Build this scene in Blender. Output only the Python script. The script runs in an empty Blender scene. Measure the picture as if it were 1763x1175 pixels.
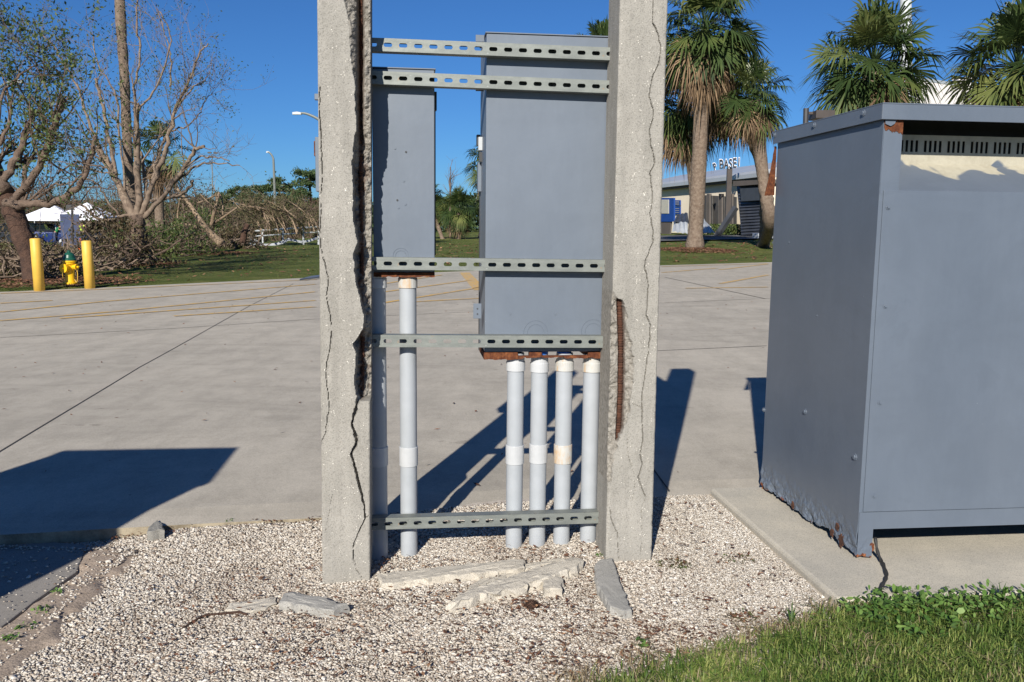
import bpy, bmesh, math, random
import numpy as np
from mathutils import Vector, Matrix
rng = np.random.default_rng(7); random.seed(7)
C = bpy.context.scene.collection
SC = bpy.context.scene
# ---------------------------------------------------------------- camera
F=1500.;CX=881.5;CY=587.5;H=1.18;PIT=math.radians(7.4);RO=math.radians(.6)
fw=np.array([0,math.cos(PIT),-math.sin(PIT)]);r0_=np.array([1,0,0.]);u0_=np.array([0,math.sin(PIT),math.cos(PIT)])
rt=math.cos(RO)*r0_+math.sin(RO)*u0_;upv=-math.sin(RO)*r0_+math.cos(RO)*u0_
CAM=np.array([0,0,H])
cd=bpy.data.cameras.new('camera');co=bpy.data.objects.new('camera',cd);C.objects.link(co);SC.camera=co
cd.sensor_width=36;cd.lens=36*F/1763;cd.clip_start=.05;cd.clip_end=3000
M=Matrix.Identity(4)
for i in range(3): M[i][0]=rt[i];M[i][1]=upv[i];M[i][2]=-fw[i];M[i][3]=CAM[i]
co.matrix_world=M
# ---------------------------------------------------------------- sky and sun
AZ=math.radians(14.0);EL=math.radians(27.5)
W=bpy.data.worlds.new('World');SC.world=W;W.use_nodes=True
nt=W.node_tree;bg=nt.nodes['Background'];sky=nt.nodes.new('ShaderNodeTexSky')
sky.sky_type='NISHITA';sky.sun_disc=False;sky.sun_elevation=EL;sky.sun_rotation=math.pi+AZ
sky.air_density=.9;sky.dust_density=0.05;sky.ozone_density=4.0;sky.altitude=0
tint=nt.nodes.new('ShaderNodeMixRGB');tint.blend_type='MULTIPLY';tint.inputs[0].default_value=1;tint.inputs[2].default_value=(.44,.83,1.3,1)
nt.links.new(sky.outputs[0],tint.inputs[1]);nt.links.new(tint.outputs[0],bg.inputs[0]);bg.inputs[1].default_value=.048
ld=bpy.data.lights.new('sun','SUN');lo=bpy.data.objects.new('sun',ld);C.objects.link(lo)
ld.energy=5.0;ld.angle=math.radians(.53);ld.color=(1,.95,.86)
lo.rotation_mode='QUATERNION'
lo.rotation_quaternion=Vector((math.sin(AZ)*math.cos(EL),math.cos(AZ)*math.cos(EL),-math.sin(EL))).to_track_quat('-Z','Y')
vs=SC.view_settings;vs.view_transform='Standard';vs.look='None';vs.exposure=0.46;vs.gamma=1;vs.use_curve_mapping=False
# ---------------------------------------------------------------- pixel -> world helpers (used to measure the place)
def ray(x,y):
    d=fw+rt*(x-CX)/F-upv*(y-CY)/F; return d/d[1]
def G(x,y,z=0.):
    d=ray(x,y); return CAM+d*(z-H)/d[2]
def PY(x,y,Y): return CAM+ray(x,y)*Y
def HP(x,y,p0,n):
    d=ray(x,y); return CAM+d*((p0-CAM)@n)/(d@n)
def sm(a,b,x):
    t=np.clip((x-a)/(b-a),0,1); return t*t*(3-2*t)
YW=math.radians(6.6)
U=np.array([math.cos(YW),math.sin(YW),0]);V=np.array([-math.sin(YW),math.cos(YW),0]);Z=np.array([0,0,1.])
def vnoise(x,y,seed=0):
    """smooth value noise"""
    x=np.asarray(x,float);y=np.asarray(y,float)
    xi=np.floor(x).astype(np.int64);yi=np.floor(y).astype(np.int64);fx=x-xi;fy=y-yi
    def h(a,b):
        n=(a*374761393+b*668265263+seed*1442695041)&0x7fffffff
        n=((n^(n>>13))*1274126177)&0x7fffffff
        return ((n^(n>>16))&0xffff)/65535.
    fx=fx*fx*(3-2*fx);fy=fy*fy*(3-2*fy)
    return (h(xi,yi)*(1-fx)+h(xi+1,yi)*fx)*(1-fy)+(h(xi,yi+1)*(1-fx)+h(xi+1,yi+1)*fx)*fy
def fbm(x,y,seed=0,o=4):
    s=0;a=.5
    for i in range(o): s=s+a*vnoise(np.asarray(x)*2**i,np.asarray(y)*2**i,seed+i);a*=.5
    return s
def inpoly(px,py,poly):
    px=np.asarray(px);py=np.asarray(py);c=np.zeros(px.shape,bool);n=len(poly)
    for i in range(n):
        x1,y1=poly[i][:2];x2,y2=poly[(i+1)%n][:2]
        if y1==y2: continue
        m=((y1>py)!=(y2>py))&(px<(x2-x1)*(py-y1)/(y2-y1)+x1);c^=m
    return c
# terrain
def S(x,y): return .05+sm(4,9,y)*(.0087*(np.minimum(y,60)-4)+.0126*np.clip(x,-15,15))
def march(px,py,T):
    d=ray(px,py);Ys=np.concatenate([np.linspace(1.5,30,600),np.linspace(30.2,160,1400)])
    P=CAM[None]+d[None]*Ys[:,None];f=P[:,2]-T(P[:,0],P[:,1])
    k=np.argmax(f<0)
    if f[k]>=0: k=len(Ys)-1
    a,b=Ys[max(k-1,0)],Ys[k]
    for _ in range(30):
        m=(a+b)/2;p=CAM+d*m
        if p[2]-T(p[0],p[1])>0:a=m
        else:b=m
    return CAM+d*b
EDGE=[march(x,y,S) for x,y in ((0,503),(165,496),(540,478),(800,467),(1145,457),(1320,452))]
ex=np.array([p[0] for p in EDGE]);ey=np.array([p[1] for p in EDGE])
def edgeY(x):
    x=np.asarray(x,float);sl=(ey[-1]-ey[0])/(ex[-1]-ex[0])
    return np.where(x<ex[0],ey[0]+(x-ex[0])*sl*.8,np.where(x>ex[-1],ey[-1]+(x-ex[-1])*sl,np.interp(x,ex,ey)))
NEAR=[G(x,y,.05) for x,y in ((0,917),(220,903),(545,887),(850,866),(1145,850),(1222,847))]
nx=np.array([p[0] for p in NEAR]);ny=np.array([p[1] for p in NEAR])
def nearY(x):
    x=np.asarray(x,float);sl=math.tan(YW)
    return np.where(x<nx[0],ny[0]+(x-nx[0])*sl,np.where(x>nx[-1],ny[-1]+(x-nx[-1])*sl,np.interp(x,nx,ny)))
def T(x,y):
    d=y-edgeY(x)
    far=S(x,y)-.85*sm(8,26,d)*sm(-12,-22,x)+.02+(.05+.2*sm(-3,5,x))*sm(0,9,d)+.05*(fbm(np.asarray(x)*.25,np.asarray(y)*.25,5)-.5)*sm(2,8,d)
    return np.where(d>0,far,S(x,y)-.1)
def GT(px,py): return march(px,py,lambda x,y:T(x,y))
def gz(x,y):
    x=np.asarray(x,float);y=np.asarray(y,float)
    return -.01+.05*sm(-.9,.3,x)+.012*(fbm(x*3,y*3,9)-.5)+.034*sm(.45,.02,nearY(x)-y)*sm(-1.6,-1.2,x)*sm(.4,-.6,x)
def GG(px,py): return march(px,py,gz)
# ---------------------------------------------------------------- mesh helpers
class MB:
    def __init__(s): s.v=[];s.f=[];s.n=0;s.a=[]
    def add(s,v,f,val=None):
        v=np.asarray(v,float);s.v.append(v)
        for q in f: s.f.append(tuple(int(i)+s.n for i in q))
        s.n+=len(v)
        return s
    def box(s,o,a,b,c):
        """corner o and three edge vectors"""
        o,a,b,c=[np.asarray(t,float) for t in (o,a,b,c)]
        v=[o,o+a,o+a+b,o+b,o+c,o+a+c,o+a+b+c,o+b+c]
        return s.add(v,[(0,3,2,1),(4,5,6,7),(0,1,5,4),(1,2,6,5),(2,3,7,6),(3,0,4,7)])
    def cbox(s,c,sx,sy,sz,yaw=0):
        c=np.asarray(c,float);a=np.array([math.cos(yaw),math.sin(yaw),0])*sx;b=np.array([-math.sin(yaw),math.cos(yaw),0])*sy
        return s.box(c-a/2-b/2-Z*sz/2,a,b,Z*sz)
    def prism(s,pts,ext):
        pts=np.asarray(pts,float);ext=np.asarray(ext,float);n=len(pts)
        f=[tuple(range(n)),tuple(range(2*n-1,n-1,-1))]+[((i+1)%n,i,n+i,n+(i+1)%n) for i in range(n)]
        return s.add(np.vstack([pts,pts+ext]),f)
    def tube(s,pts,rad,sides=8,cap=True):
        pts=np.asarray(pts,float);n=len(pts)
        rad=np.broadcast_to(np.asarray(rad,float),(n,))
        t=np.gradient(pts,axis=0);t/=np.linalg.norm(t,axis=1)[:,None]+1e-9
        ref=np.array([0,0,1.]) if abs(t[0][2])<.9 else np.array([1.,0,0])
        a=np.cross(t,ref);bad=np.linalg.norm(a,axis=1)<1e-3;a[bad]=np.cross(t[bad],[0,1.,0]);a/=np.linalg.norm(a,axis=1)[:,None]
        b=np.cross(t,a);th=np.arange(sides)*2*math.pi/sides
        v=(pts[:,None]+rad[:,None,None]*(a[:,None]*np.cos(th)[None,:,None]+b[:,None]*np.sin(th)[None,:,None])).reshape(-1,3)
        f=[(i*sides+j,i*sides+(j+1)%sides,(i+1)*sides+(j+1)%sides,(i+1)*sides+j) for i in range(n-1) for j in range(sides)]
        if cap: f+=[tuple(range(sides-1,-1,-1)),tuple((n-1)*sides+j for j in range(sides))]
        return s.add(v,f)
    def lathe(s,c,prof,sides=16):
        c=np.asarray(c,float)
        return s.tube([c+Z*z for r,z in prof],1,sides) if 0 else s._lathe(c,prof,sides)
    def _lathe(s,c,prof,sides):
        th=np.arange(sides)*2*math.pi/sides;v=[]
        for r,z in prof: v+=[[c[0]+r*math.cos(t),c[1]+r*math.sin(t),c[2]+z] for t in th]
        n=len(prof)
        f=[(i*sides+j,i*sides+(j+1)%sides,(i+1)*sides+(j+1)%sides,(i+1)*sides+j) for i in range(n-1) for j in range(sides)]
        f+=[tuple(range(sides-1,-1,-1)),tuple((n-1)*sides+j for j in range(sides))]
        return s.add(v,f)
    def quads(s,v):
        """v: (n,k,3) separate k-gons"""
        v=np.asarray(v,float);n,k,_=v.shape
        s.add(v.reshape(-1,3),np.arange(n*k).reshape(n,k).tolist());return s
ORI={}
def finish(me,mat,smooth):
    if mat: me.materials.append(mat)
    if smooth: me.polygons.foreach_set('use_smooth',[True]*len(me.polygons))
    me.update()
def mesh(name,mb,mat,parent=None,origin=None,smooth=False,bevel=0,auto=None):
    if origin is None: origin=ORI[parent.name] if parent else np.zeros(3)
    v=np.vstack(mb.v)-np.asarray(origin)
    me=bpy.data.meshes.new(name);me.from_pydata(v.tolist(),[],mb.f);finish(me,mat,smooth)
    o=bpy.data.objects.new(name,me);C.objects.link(o)
    if parent: o.parent=parent;ORI[o.name]=ORI[parent.name]
    else: o.location=origin;ORI[o.name]=np.asarray(origin)
    if bevel:
        m=o.modifiers.new('b','BEVEL');m.width=bevel;m.segments=2;m.limit_method='ANGLE';m.angle_limit=.6
    return o
def thing(name,label,cat,loc,group=None):
    o=bpy.data.objects.new(name,None);C.objects.link(o);o.location=loc;o.empty_display_size=.1
    ORI[o.name]=np.asarray(loc,float);return tag(o,label,cat,group)
def tag(o,label,cat,group=None,kind=None):
    o['label']=label;o['category']=cat
    if group:o['group']=group
    if kind:o['kind']=kind
    return o
def struct(o): o['kind']='structure';return o
def fastmesh(name,verts,nper,ncorner_faces,mat,attr=None,parent=None,origin=None,smooth=False):
    """verts (N*nper,3); ncorner_faces list of faces within one element"""
    verts=np.asarray(verts,np.float32).reshape(-1,3)
    if origin is None: origin=ORI[parent.name] if parent else np.zeros(3)
    verts=verts-np.asarray(origin,np.float32)
    N=len(verts)//nper;fl=np.array([len(f) for f in ncorner_faces]);flat=np.concatenate([np.array(f) for f in ncorner_faces])
    loops=(flat[None]+np.arange(N)[:,None]*nper).ravel().astype(np.int32)
    tot=np.tile(fl,N);start=np.concatenate([[0],np.cumsum(tot)[:-1]]).astype(np.int32)
    me=bpy.data.meshes.new(name);me.vertices.add(len(verts));me.vertices.foreach_set('co',verts.ravel())
    me.loops.add(len(loops));me.loops.foreach_set('vertex_index',loops)
    me.polygons.add(len(tot));me.polygons.foreach_set('loop_start',start)
    me.update(calc_edges=True)
    if attr is not None:
        at=me.attributes.new('rnd','FLOAT','FACE');at.data.foreach_set('value',np.repeat(attr,len(fl)).astype(np.float32))
    finish(me,mat,smooth)
    o=bpy.data.objects.new(name,me);C.objects.link(o)
    if parent:o.parent=parent;ORI[o.name]=ORI[parent.name]
    else:o.location=origin;ORI[o.name]=np.asarray(origin)
    return o
# ---------------------------------------------------------------- materials
def lin(c): return tuple((x/12.92 if x<=.04045 else ((x+.055)/1.055)**2.4) for x in c[:3])+(1,)
class NT:
    def __init__(s,name):
        s.m=bpy.data.materials.new(name);s.m.use_nodes=True;s.t=s.m.node_tree;s.p=s.t.nodes['Principled BSDF'];s.out=s.t.nodes['Material Output']
        s.c=s.t.nodes.new('ShaderNodeTexCoord')
    def n(s,t,**k):
        x=s.t.nodes.new('ShaderNode'+t)
        for a,b in k.items():
            if a.startswith('i_'): x.inputs[a[2:].replace('_',' ')].default_value=b
            else: setattr(x,a,b)
        return x
    def l(s,a,b): s.t.links.new(a,b)
    def noise(s,scale,detail=4,rough=.55,vec=None,dist=0):
        x=s.n('TexNoise');x.inputs['Scale'].default_value=scale;x.inputs['Detail'].default_value=detail;x.inputs['Roughness'].default_value=rough;x.inputs['Distortion'].default_value=dist
        s.l(vec if vec is not None else s.c.outputs['Object'],x.inputs['Vector']);return x.outputs['Fac']
    def scaled(s,v):
        x=s.n('Mapping');x.inputs['Scale'].default_value=v;s.l(s.c.outputs['Object'],x.inputs['Vector']);return x.outputs[0]
    def ramp(s,fac,stops):
        r=s.n('ValToRGB');e=r.color_ramp.elements
        while len(e)<len(stops): e.new(.5)
        for q,(p,c) in zip(e,stops): q.position=p;q.color=c if len(c)==4 else tuple(c)+(1,)
        s.l(fac,r.inputs[0]);return r.outputs[0]
    def mix(s,f,a,b,mode='MIX'):
        x=s.n('MixRGB',blend_type=mode)
        for v,i in ((f,0),(a,1),(b,2)):
            if hasattr(v,'is_linked') or hasattr(v,'links'): s.l(v,x.inputs[i])
            else: x.inputs[i].default_value=v
        return x.outputs[0]
    def math(s,op,a,b=0.,clamp=False):
        x=s.n('Math',operation=op);x.use_clamp=clamp
        for v,i in ((a,0),(b,1)):
            if hasattr(v,'links'): s.l(v,x.inputs[i])
            else: x.inputs[i].default_value=v
        return x.outputs[0]
    def bump(s,h,st,dist=.01):
        b=s.n('Bump');b.inputs['Strength'].default_value=st;b.inputs['Distance'].default_value=dist;s.l(h,b.inputs['Height']);s.l(b.outputs[0],s.p.inputs['Normal']);return b
    def col(s,c): 
        if hasattr(c,'links'): s.l(c,s.p.inputs['Base Color'])
        else: s.p.inputs['Base Color'].default_value=c
    def rough(s,r,metal=0,spec=.5):
        s.p.inputs['Roughness'].default_value=r;s.p.inputs['Metallic'].default_value=metal;s.p.inputs['Specular IOR Level'].default_value=spec
BW=lambda a:(a,a,a,1)
def simple(name,c,c2=None,scale=5,rough=.6,metal=0,bump=0,bs=40,detail=4,spec=.4,bd=.01):
    t=NT(name);c2=c2 or tuple(x*.75 for x in c)
    t.col(t.ramp(t.noise(scale,detail),[(.3,c),(.7,c2)]));t.rough(rough,metal,spec)
    if bump: t.bump(t.noise(bs,6,.7),bump,bd)
    return t.m
def leafmat(name,c1,c2,c3,scale=1.2,trans=.25,rough=.55):
    t=NT(name);a=t.n('Attribute',attribute_name='rnd')
    f=t.math('ADD',t.math('MULTIPLY',t.noise(scale,3),.55),t.math('MULTIPLY',a.outputs['Fac'],.45))
    c=t.ramp(f,[(.25,c1),(.5,c2),(.75,c3)]);t.col(c);t.rough(rough,0,.35)
    tr=t.n('BsdfTranslucent');t.l(c,tr.inputs[0]);mx=t.n('MixShader');mx.inputs[0].default_value=trans
    t.l(t.p.outputs[0],mx.inputs[1]);t.l(tr.outputs[0],mx.inputs[2]);t.l(mx.outputs[0],t.out.inputs[0]);return t.m
def concrete(name,c1,c2,fleck=.5,streak=True,bump=.35,sc=1.):
    t=NT(name)
    base=t.ramp(t.noise(6*sc,6,.65),[(.3,c1),(.7,c2)])
    sp=t.ramp(t.noise(260*sc,3,.7),[(.35,BW(.62)),(.5,BW(1)),(.68,BW(1.0))])
    base=t.mix(1.,base,sp,'MULTIPLY')
    vo=t.n('TexVoronoi');vo.inputs['Scale'].default_value=150*sc;t.l(t.c.outputs['Object'],vo.inputs['Vector'])
    sel=t.math('MULTIPLY',t.math('LESS_THAN',vo.outputs['Distance'],.22),t.math('GREATER_THAN',t.noise(35*sc,2),1-.45*fleck-.1))
    base=t.mix(sel,base,(.72,.68,.6,1))
    pit=t.math('MULTIPLY',t.math('LESS_THAN',vo.outputs['Distance'],.12),t.math('LESS_THAN',t.noise(28*sc,2),.36))
    base=t.mix(pit,base,(.13,.11,.09,1))
    if streak: base=t.mix(.5,base,t.ramp(t.noise(4,5,.6,t.scaled((8,8,.8))),[(.35,BW(.72)),(.6,BW(1.))]),'MULTIPLY')
    t.col(base);t.rough(.9,0,.2)
    h=t.math('ADD',t.noise(220*sc,4,.7),t.math('MULTIPLY',t.noise(40*sc,5),1.2));t.bump(h,bump,.004);return t
def paintmetal(name,c,c2,rough=.42,rust=None,zr=None,streak=True):
    t=NT(name)
    n=t.noise(3.5,5,.6,t.scaled((1,1,.35)));base=t.ramp(n,[(.35,c),(.68,c2)])
    base=t.mix(1,base,t.ramp(t.noise(2.2,6,.7,t.scaled((1,1,1.4)),.8),[(.42,BW(1)),(.6,BW(1.07)),(.64,BW(1.02))]),'MULTIPLY')
    fine=t.ramp(t.noise(60,3,.6,t.scaled((1,1,.2))),[(.3,BW(.98)),(.7,BW(1.01))]);base=t.mix(1,base,fine,'MULTIPLY')
    wh=t.math('GREATER_THAN',t.noise(45,4,.8),.735);base=t.mix(t.math('MULTIPLY',wh,.4),base,(.55,.56,.56,1))
    if zr is not None:
        # rust grows along the lower rim (height zr .. ) with a ragged outline of its own
        sp=t.n('SeparateXYZ');t.l(t.c.outputs['Object'],sp.inputs[0])
        k=t.n('MapRange');k.inputs['From Min'].default_value=zr[0];k.inputs['From Max'].default_value=zr[1];k.inputs['To Min'].default_value=1;k.inputs['To Max'].default_value=0
        t.l(sp.outputs['Z'],k.inputs['Value'])
        m=t.math('MULTIPLY',k.outputs[0],.62);s_=t.math('GREATER_THAN',t.math('ADD',m,t.math('MULTIPLY',t.noise(22,5,.7),1.0)),zr[2])
        rc=t.ramp(t.noise(60,4),[(.3,(.05,.018,.012,1)),(.55,(.17,.055,.022,1)),(.75,(.32,.13,.05,1))])
        base=t.mix(s_,base,rc)
    t.col(base);t.rough(rough,0,.45);t.bump(t.noise(9,3),.06,.02);return t
RUSTC=[(.25,(.035,.014,.01,1)),(.5,(.1,.035,.018,1)),(.68,(.2,.075,.03,1)),(.85,(.36,.2,.1,1))]
def rustmat(name='rust'):
    t=NT(name);t.col(t.ramp(t.noise(45,6,.7),RUSTC));t.rough(.92,0,.15);t.bump(t.noise(120,5,.7),.6,.004);return t.m
MT={}
MT['rust']=rustmat()
MT['rebar']=simple('dark_rusted_bar',(.05,.022,.014,1),(.11,.045,.025,1),60,.95,bump=.6,bs=200)
MT['galv']=None
t=NT('galvanised_steel');b=t.ramp(t.noise(25,5,.6,t.scaled((.6,.6,2))),[(.3,(.16,.172,.16,1)),(.7,(.235,.25,.23,1))]);b=t.mix(t.math('MULTIPLY',t.math('GREATER_THAN',t.noise(55,4,.7),.66),.5),b,(.38,.4,.38,1))
b=t.mix(t.math('MULTIPLY',t.math('GREATER_THAN',t.noise(14,5,.8),.66),.5),b,(.3,.19,.1,1))
t.col(b);t.rough(.55,.35,.5);t.bump(t.noise(80,3),.1,.003);MT['galv']=t.m
t=concrete('pocked_grey_concrete',(.40,.385,.345,1),(.3,.29,.255,1),.6)
# freshly broken inner concrete is warmer and rougher: mask stored on the mesh
MT['post']=t.m
def postmat():
    t=concrete('cracked_post_concrete',(.36,.34,.305,1),(.285,.27,.24,1),.65)
    a=t.n('Attribute',attribute_name='brk');p=t.p.inputs['Base Color'].links[0].from_socket
    brc=t.ramp(t.noise(70,6,.75),[(.3,(.11,.098,.082,1)),(.5,(.25,.23,.2,1)),(.75,(.38,.355,.315,1))])
    c=t.mix(t.math('MULTIPLY',a.outputs['Fac'],1,True),p,brc)
    r=t.n('Attribute',attribute_name='rst')
    c=t.mix(t.math('MULTIPLY',r.outputs['Fac'],t.ramp(t.noise(50,5,.7),[(.3,BW(.5)),(.6,BW(1))]),True),c,(.07,.032,.02,1))
    t.col(c);return t.m
MT['postc']=postmat()
t=paintmetal('grey_painted_steel',(.135,.158,.192,1),(.117,.139,.172,1));MT['panel']=t.m
MT['cab']=paintmetal('grey_cabinet_paint',(.113,.135,.17,1),(.1,.121,.155,1),.36,zr=(0.,.07,.985)).m
MT['cabtop']=paintmetal('grey_cabinet_paint_upper',(.113,.135,.17,1),(.1,.121,.155,1),.36).m
MT['pvc']=simple('weathered_grey_pvc',(.37,.39,.415,1),(.32,.34,.36,1),12,.42,spec=.45)
MT['pvcw']=simple('pale_pvc_fitting',(.5,.51,.52,1),(.42,.43,.44,1),14,.4)
def pvcst(name,c,c2,th):
    t=NT(name);b=t.ramp(t.noise(12,4),[(.3,c),(.7,c2)])
    b=t.mix(t.math('MULTIPLY',t.math('MULTIPLY',t.math('SUBTRACT',t.noise(16,5,.7,t.scaled((1,1,.4))),th),9.,True),.7),b,(.5,.3,.12,1));t.col(b);t.rough(.45,0,.45);return t.m
MT['pvcs']=pvcst('rust_stained_pvc',(.52,.52,.5,1),(.42,.41,.38,1),.49)
MT['black']=simple('black_rubber',(.02,.02,.02,1),(.03,.03,.03,1),10,.6)
MT['dark']=simple('dark_metal',(.035,.035,.04,1),(.05,.05,.05,1),10,.5)
MT['blue']=simple('blue_plastic_bushing',(.01,.16,.6,1),(.01,.1,.4,1),10,.4)
MT['bark']=simple('grey_brown_bark',(.19,.135,.1,1),(.1,.068,.05,1),6,.95,bump=1,bs=16,bd=.05)
MT['barkd']=simple('dark_red_brown_bark',(.11,.06,.04,1),(.055,.032,.024,1),9,.95,bump=1,bs=14,bd=.06,detail=8)
MT['barkl']=simple('pale_stripped_bark',(.25,.19,.14,1),(.13,.09,.065,1),8,.9,bump=.5,bs=30)
MT['palmbark']=simple('grey_palm_trunk',(.24,.185,.14,1),(.13,.09,.065,1),11,.95,bump=1,bs=13,detail=8,bd=.05)
MT['leaf']=leafmat('oak_leaf_green',(.035,.06,.018,1),(.07,.11,.03,1),(.14,.15,.045,1))
MT['leafb']=leafmat('browned_leaves',(.06,.045,.025,1),(.12,.085,.045,1),(.1,.11,.04,1))
MT['palmg']=leafmat('palm_frond_green',(.02,.038,.012,1),(.055,.085,.025,1),(.16,.175,.055,1),1.5,.16,.4)
MT['palmd']=leafmat('dead_palm_frond',(.1,.065,.04,1),(.2,.13,.075,1),(.32,.22,.13,1),3,.2,.8)
MT['pine']=leafmat('pine_needles',(.03,.055,.022,1),(.055,.09,.032,1),(.09,.125,.045,1),.4,.15)
MT['scrub']=leafmat('scrub_twigs',(.055,.05,.028,1),(.12,.1,.05,1),(.075,.09,.03,1),.35,.15,.8)
MT['yellow']=simple('yellow_bollard_paint',(.72,.45,.07,1),(.62,.38,.06,1),6,.5)
MT['hyd']=simple('yellow_hydrant_paint',(.78,.47,.01,1),(.7,.4,.01,1),9,.35)
MT['green']=simple('dark_green_paint',(.01,.09,.06,1),(.008,.07,.045,1),9,.4)
MT['white']=simple('white_canopy_fabric',(.8,.8,.85,1),(.7,.7,.78,1),.5,.7)
MT['wmetal']=simple('white_metal',(.5,.52,.53,1),(.4,.42,.44,1),3,.5)
MT['glass']=simple('dark_car_glass',(.01,.012,.015,1),(.015,.015,.02,1),3,.08,spec=.6)
# ---------------------------------------------------------------- ground, slab, gravel
def gridmesh(name,X,Y,Zf,mat,smooth=True):
    ny_,nx_=X.shape;v=np.stack([X,Y,Zf],-1).reshape(-1,3)
    f=[(j*nx_+i,j*nx_+i+1,(j+1)*nx_+i+1,(j+1)*nx_+i) for j in range(ny_-1) for i in range(nx_-1)]
    return mesh(name,MB().add(v,f),mat,smooth=smooth)
t=NT('short_mown_grass')
g=t.ramp(t.noise(1.1,6,.65),[(.3,(.095,.13,.03,1)),(.5,(.135,.165,.045,1)),(.66,(.2,.2,.065,1)),(.8,(.25,.21,.09,1))])
g=t.mix(.7,g,t.ramp(t.noise(45,4,.8),[(.3,BW(.35)),(.6,BW(1.15))]),'MULTIPLY')
g=t.mix(t.math('GREATER_THAN',t.noise(.5,5,.7),.63),g,(.12,.08,.05,1));t.col(g);t.rough(.95,0,.1);t.bump(t.noise(60,4,.8),1,.05);MT['lawn']=t.m
xs=np.concatenate([np.linspace(-700,-60,14),np.linspace(-50,50,101),np.linspace(60,700,14)])
ys=np.concatenate([np.linspace(-60,0,5),np.linspace(1,90,150),np.linspace(95,900,25)])
X,Y=np.meshgrid(xs,ys)
# rows follow the lawn edge so the grass border stays clean
EY=edgeY(np.clip(X,-60,60));Yw=Y+ (EY-20)*sm(0,12,Y)*(1-sm(60,90,Y))
Zt=np.where(Yw>edgeY(X)+.001,T(X,Yw),S(X,Yw)-.12)
struct(gridmesh('lawn',X,Yw,Zt,MT['lawn']))
# concrete parking slab
t=NT('broom_finished_concrete')
b=t.ramp(t.noise(.5,6,.6),[(.3,(.475,.43,.36,1)),(.7,(.415,.378,.318,1))])
b=t.mix(1,b,t.ramp(t.noise(170,3,.8),[(.3,BW(.72)),(.55,BW(1)),(.75,BW(1.1))]),'MULTIPLY')
b=t.mix(.8,b,t.ramp(t.noise(4.5,7,.75,t.scaled((1,.5,1))),[(.35,BW(.8)),(.6,BW(1.05))]),'MULTIPLY')
b=t.mix(1,b,t.ramp(t.noise(.9,5,.7,t.scaled((.5,1.6,1)),1.5),[(.3,BW(.86)),(.5,BW(1)),(.7,BW(1.06))]),'MULTIPLY')
b=t.mix(t.math('MULTIPLY',t.math('GREATER_THAN',t.noise(2.3,7,.8),.70),.45),b,(.2,.17,.13,1))
b=t.mix(t.math('MULTIPLY',t.math('GREATER_THAN',t.noise(55,3,.7),.72),.6),b,(.1,.08,.06,1))
b=t.mix(t.math('MULTIPLY',t.math('GREATER_THAN',t.noise(7,6,.75,t.scaled((.35,1,1))),.68),.5),b,(.14,.12,.1,1))
ge=t.n('NewGeometry');sn=t.n('SeparateXYZ');t.l(ge.outputs['True Normal'],sn.inputs[0]);b=t.mix(t.math('LESS_THAN',sn.outputs['Z'],.8),b,t.ramp(t.noise(9,6,.8),[(.35,(.16,.13,.09,1)),(.6,(.34,.29,.21,1))]))  # dirt stain on steep edge faces, also darkened because they catch more sun
t.col(b);t.rough(.9,0,.2);t.bump(t.noise(150,4,.7),.3,.004);MT['slab']=t.m
sx=np.concatenate([np.linspace(-60,-10,12),np.linspace(-9,9,60),np.linspace(10,60,12)])
ts=np.concatenate([np.linspace(0,.3,30),np.linspace(.32,1,40)])
X,TT=np.meshgrid(sx,ts);n0=nearY(X)+.008*(fbm(X*9,X*0,3)-.5);e0=edgeY(X);Y=n0+(e0-n0)*TT
v=np.stack([X,Y,S(X,Y)],-1);front=v[0].copy();front[:,2]-=.3;v[0][:,2]-=.012;back=v[-1].copy();back[:,2]-=.3
fr0=v[0].copy()
VV=np.concatenate([front[None],v,back[None]]);struct(gridmesh('parking_lot',VV[...,0],VV[...,1],VV[...,2],MT['slab'],False))
def strip(mb,pts,w,dz,Tf=S,seg=.25):
    P=[]
    for a,b in zip(pts[:-1],pts[1:]):
        n=max(1,int(np.hypot(*(b-a)[:2])/seg))
        for i in range(n): P.append(a+(b-a)*i/n)
    P.append(pts[-1]);P=np.array(P)
    d=np.gradient(P[:,:2],axis=0);d/=np.linalg.norm(d,axis=1)[:,None]+1e-9;nn=np.stack([-d[:,1],d[:,0]],1)
    A=P[:,:2]+nn*w/2;B=P[:,:2]-nn*w/2
    v=np.concatenate([np.column_stack([A,Tf(A[:,0],A[:,1])+dz]),np.column_stack([B,Tf(B[:,0],B[:,1])+dz])]);n=len(P)
    mb.add(v,[(i,i+n,i+1+n,i+1) for i in range(n-1)])
mb=MB()
for ln,w in (((( -60,816),(0,778),(240,633),(430,527),(505,489)),.008),(((-80,587),(0,582),(300,566),(540,550),(800,538),(1145,522),(1330,514)),.014),(((1145,478),(1318,515)),.025),(((1100,606),(1320,596)),.012),(((1060,720),(1152,846)),.008)):
    pts=[march(x,y,S) for x,y in ln];pts=np.array(pts);pts=[p for p in pts]
    strip(mb,pts,w,.003)
MT['joint']=simple('dark_joint_filler',(.045,.04,.035,1),(.08,.07,.06,1),8,.9)
struct(mesh('pavement_joint',mb,MT['joint']))
mb=MB()
lines=[((0,523),(90,518)),((0,538),(187,519),(543,490)),((0,553),(200,537),(543,503)),((103,549),(543,518)),((300,545),(543,529)),
 ((0,506),(170,499),(545,482)),((655,523),(830,495)),((655,504),(812,483)),((655,490),(760,474)),((700,521),(830,514)),((800,470),(827,500)),
 ((1140,470),(1235,462)),((1240,465),(1322,455)),((1240,489),(1322,474)),((1180,497),(1322,495)),((1140,459.5),(1322,454.5))]
for l in lines:
    strip(mb,[march(x,y,S) for x,y in l],.1 if l[0]!=(800,470) else .22,.006)
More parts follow.
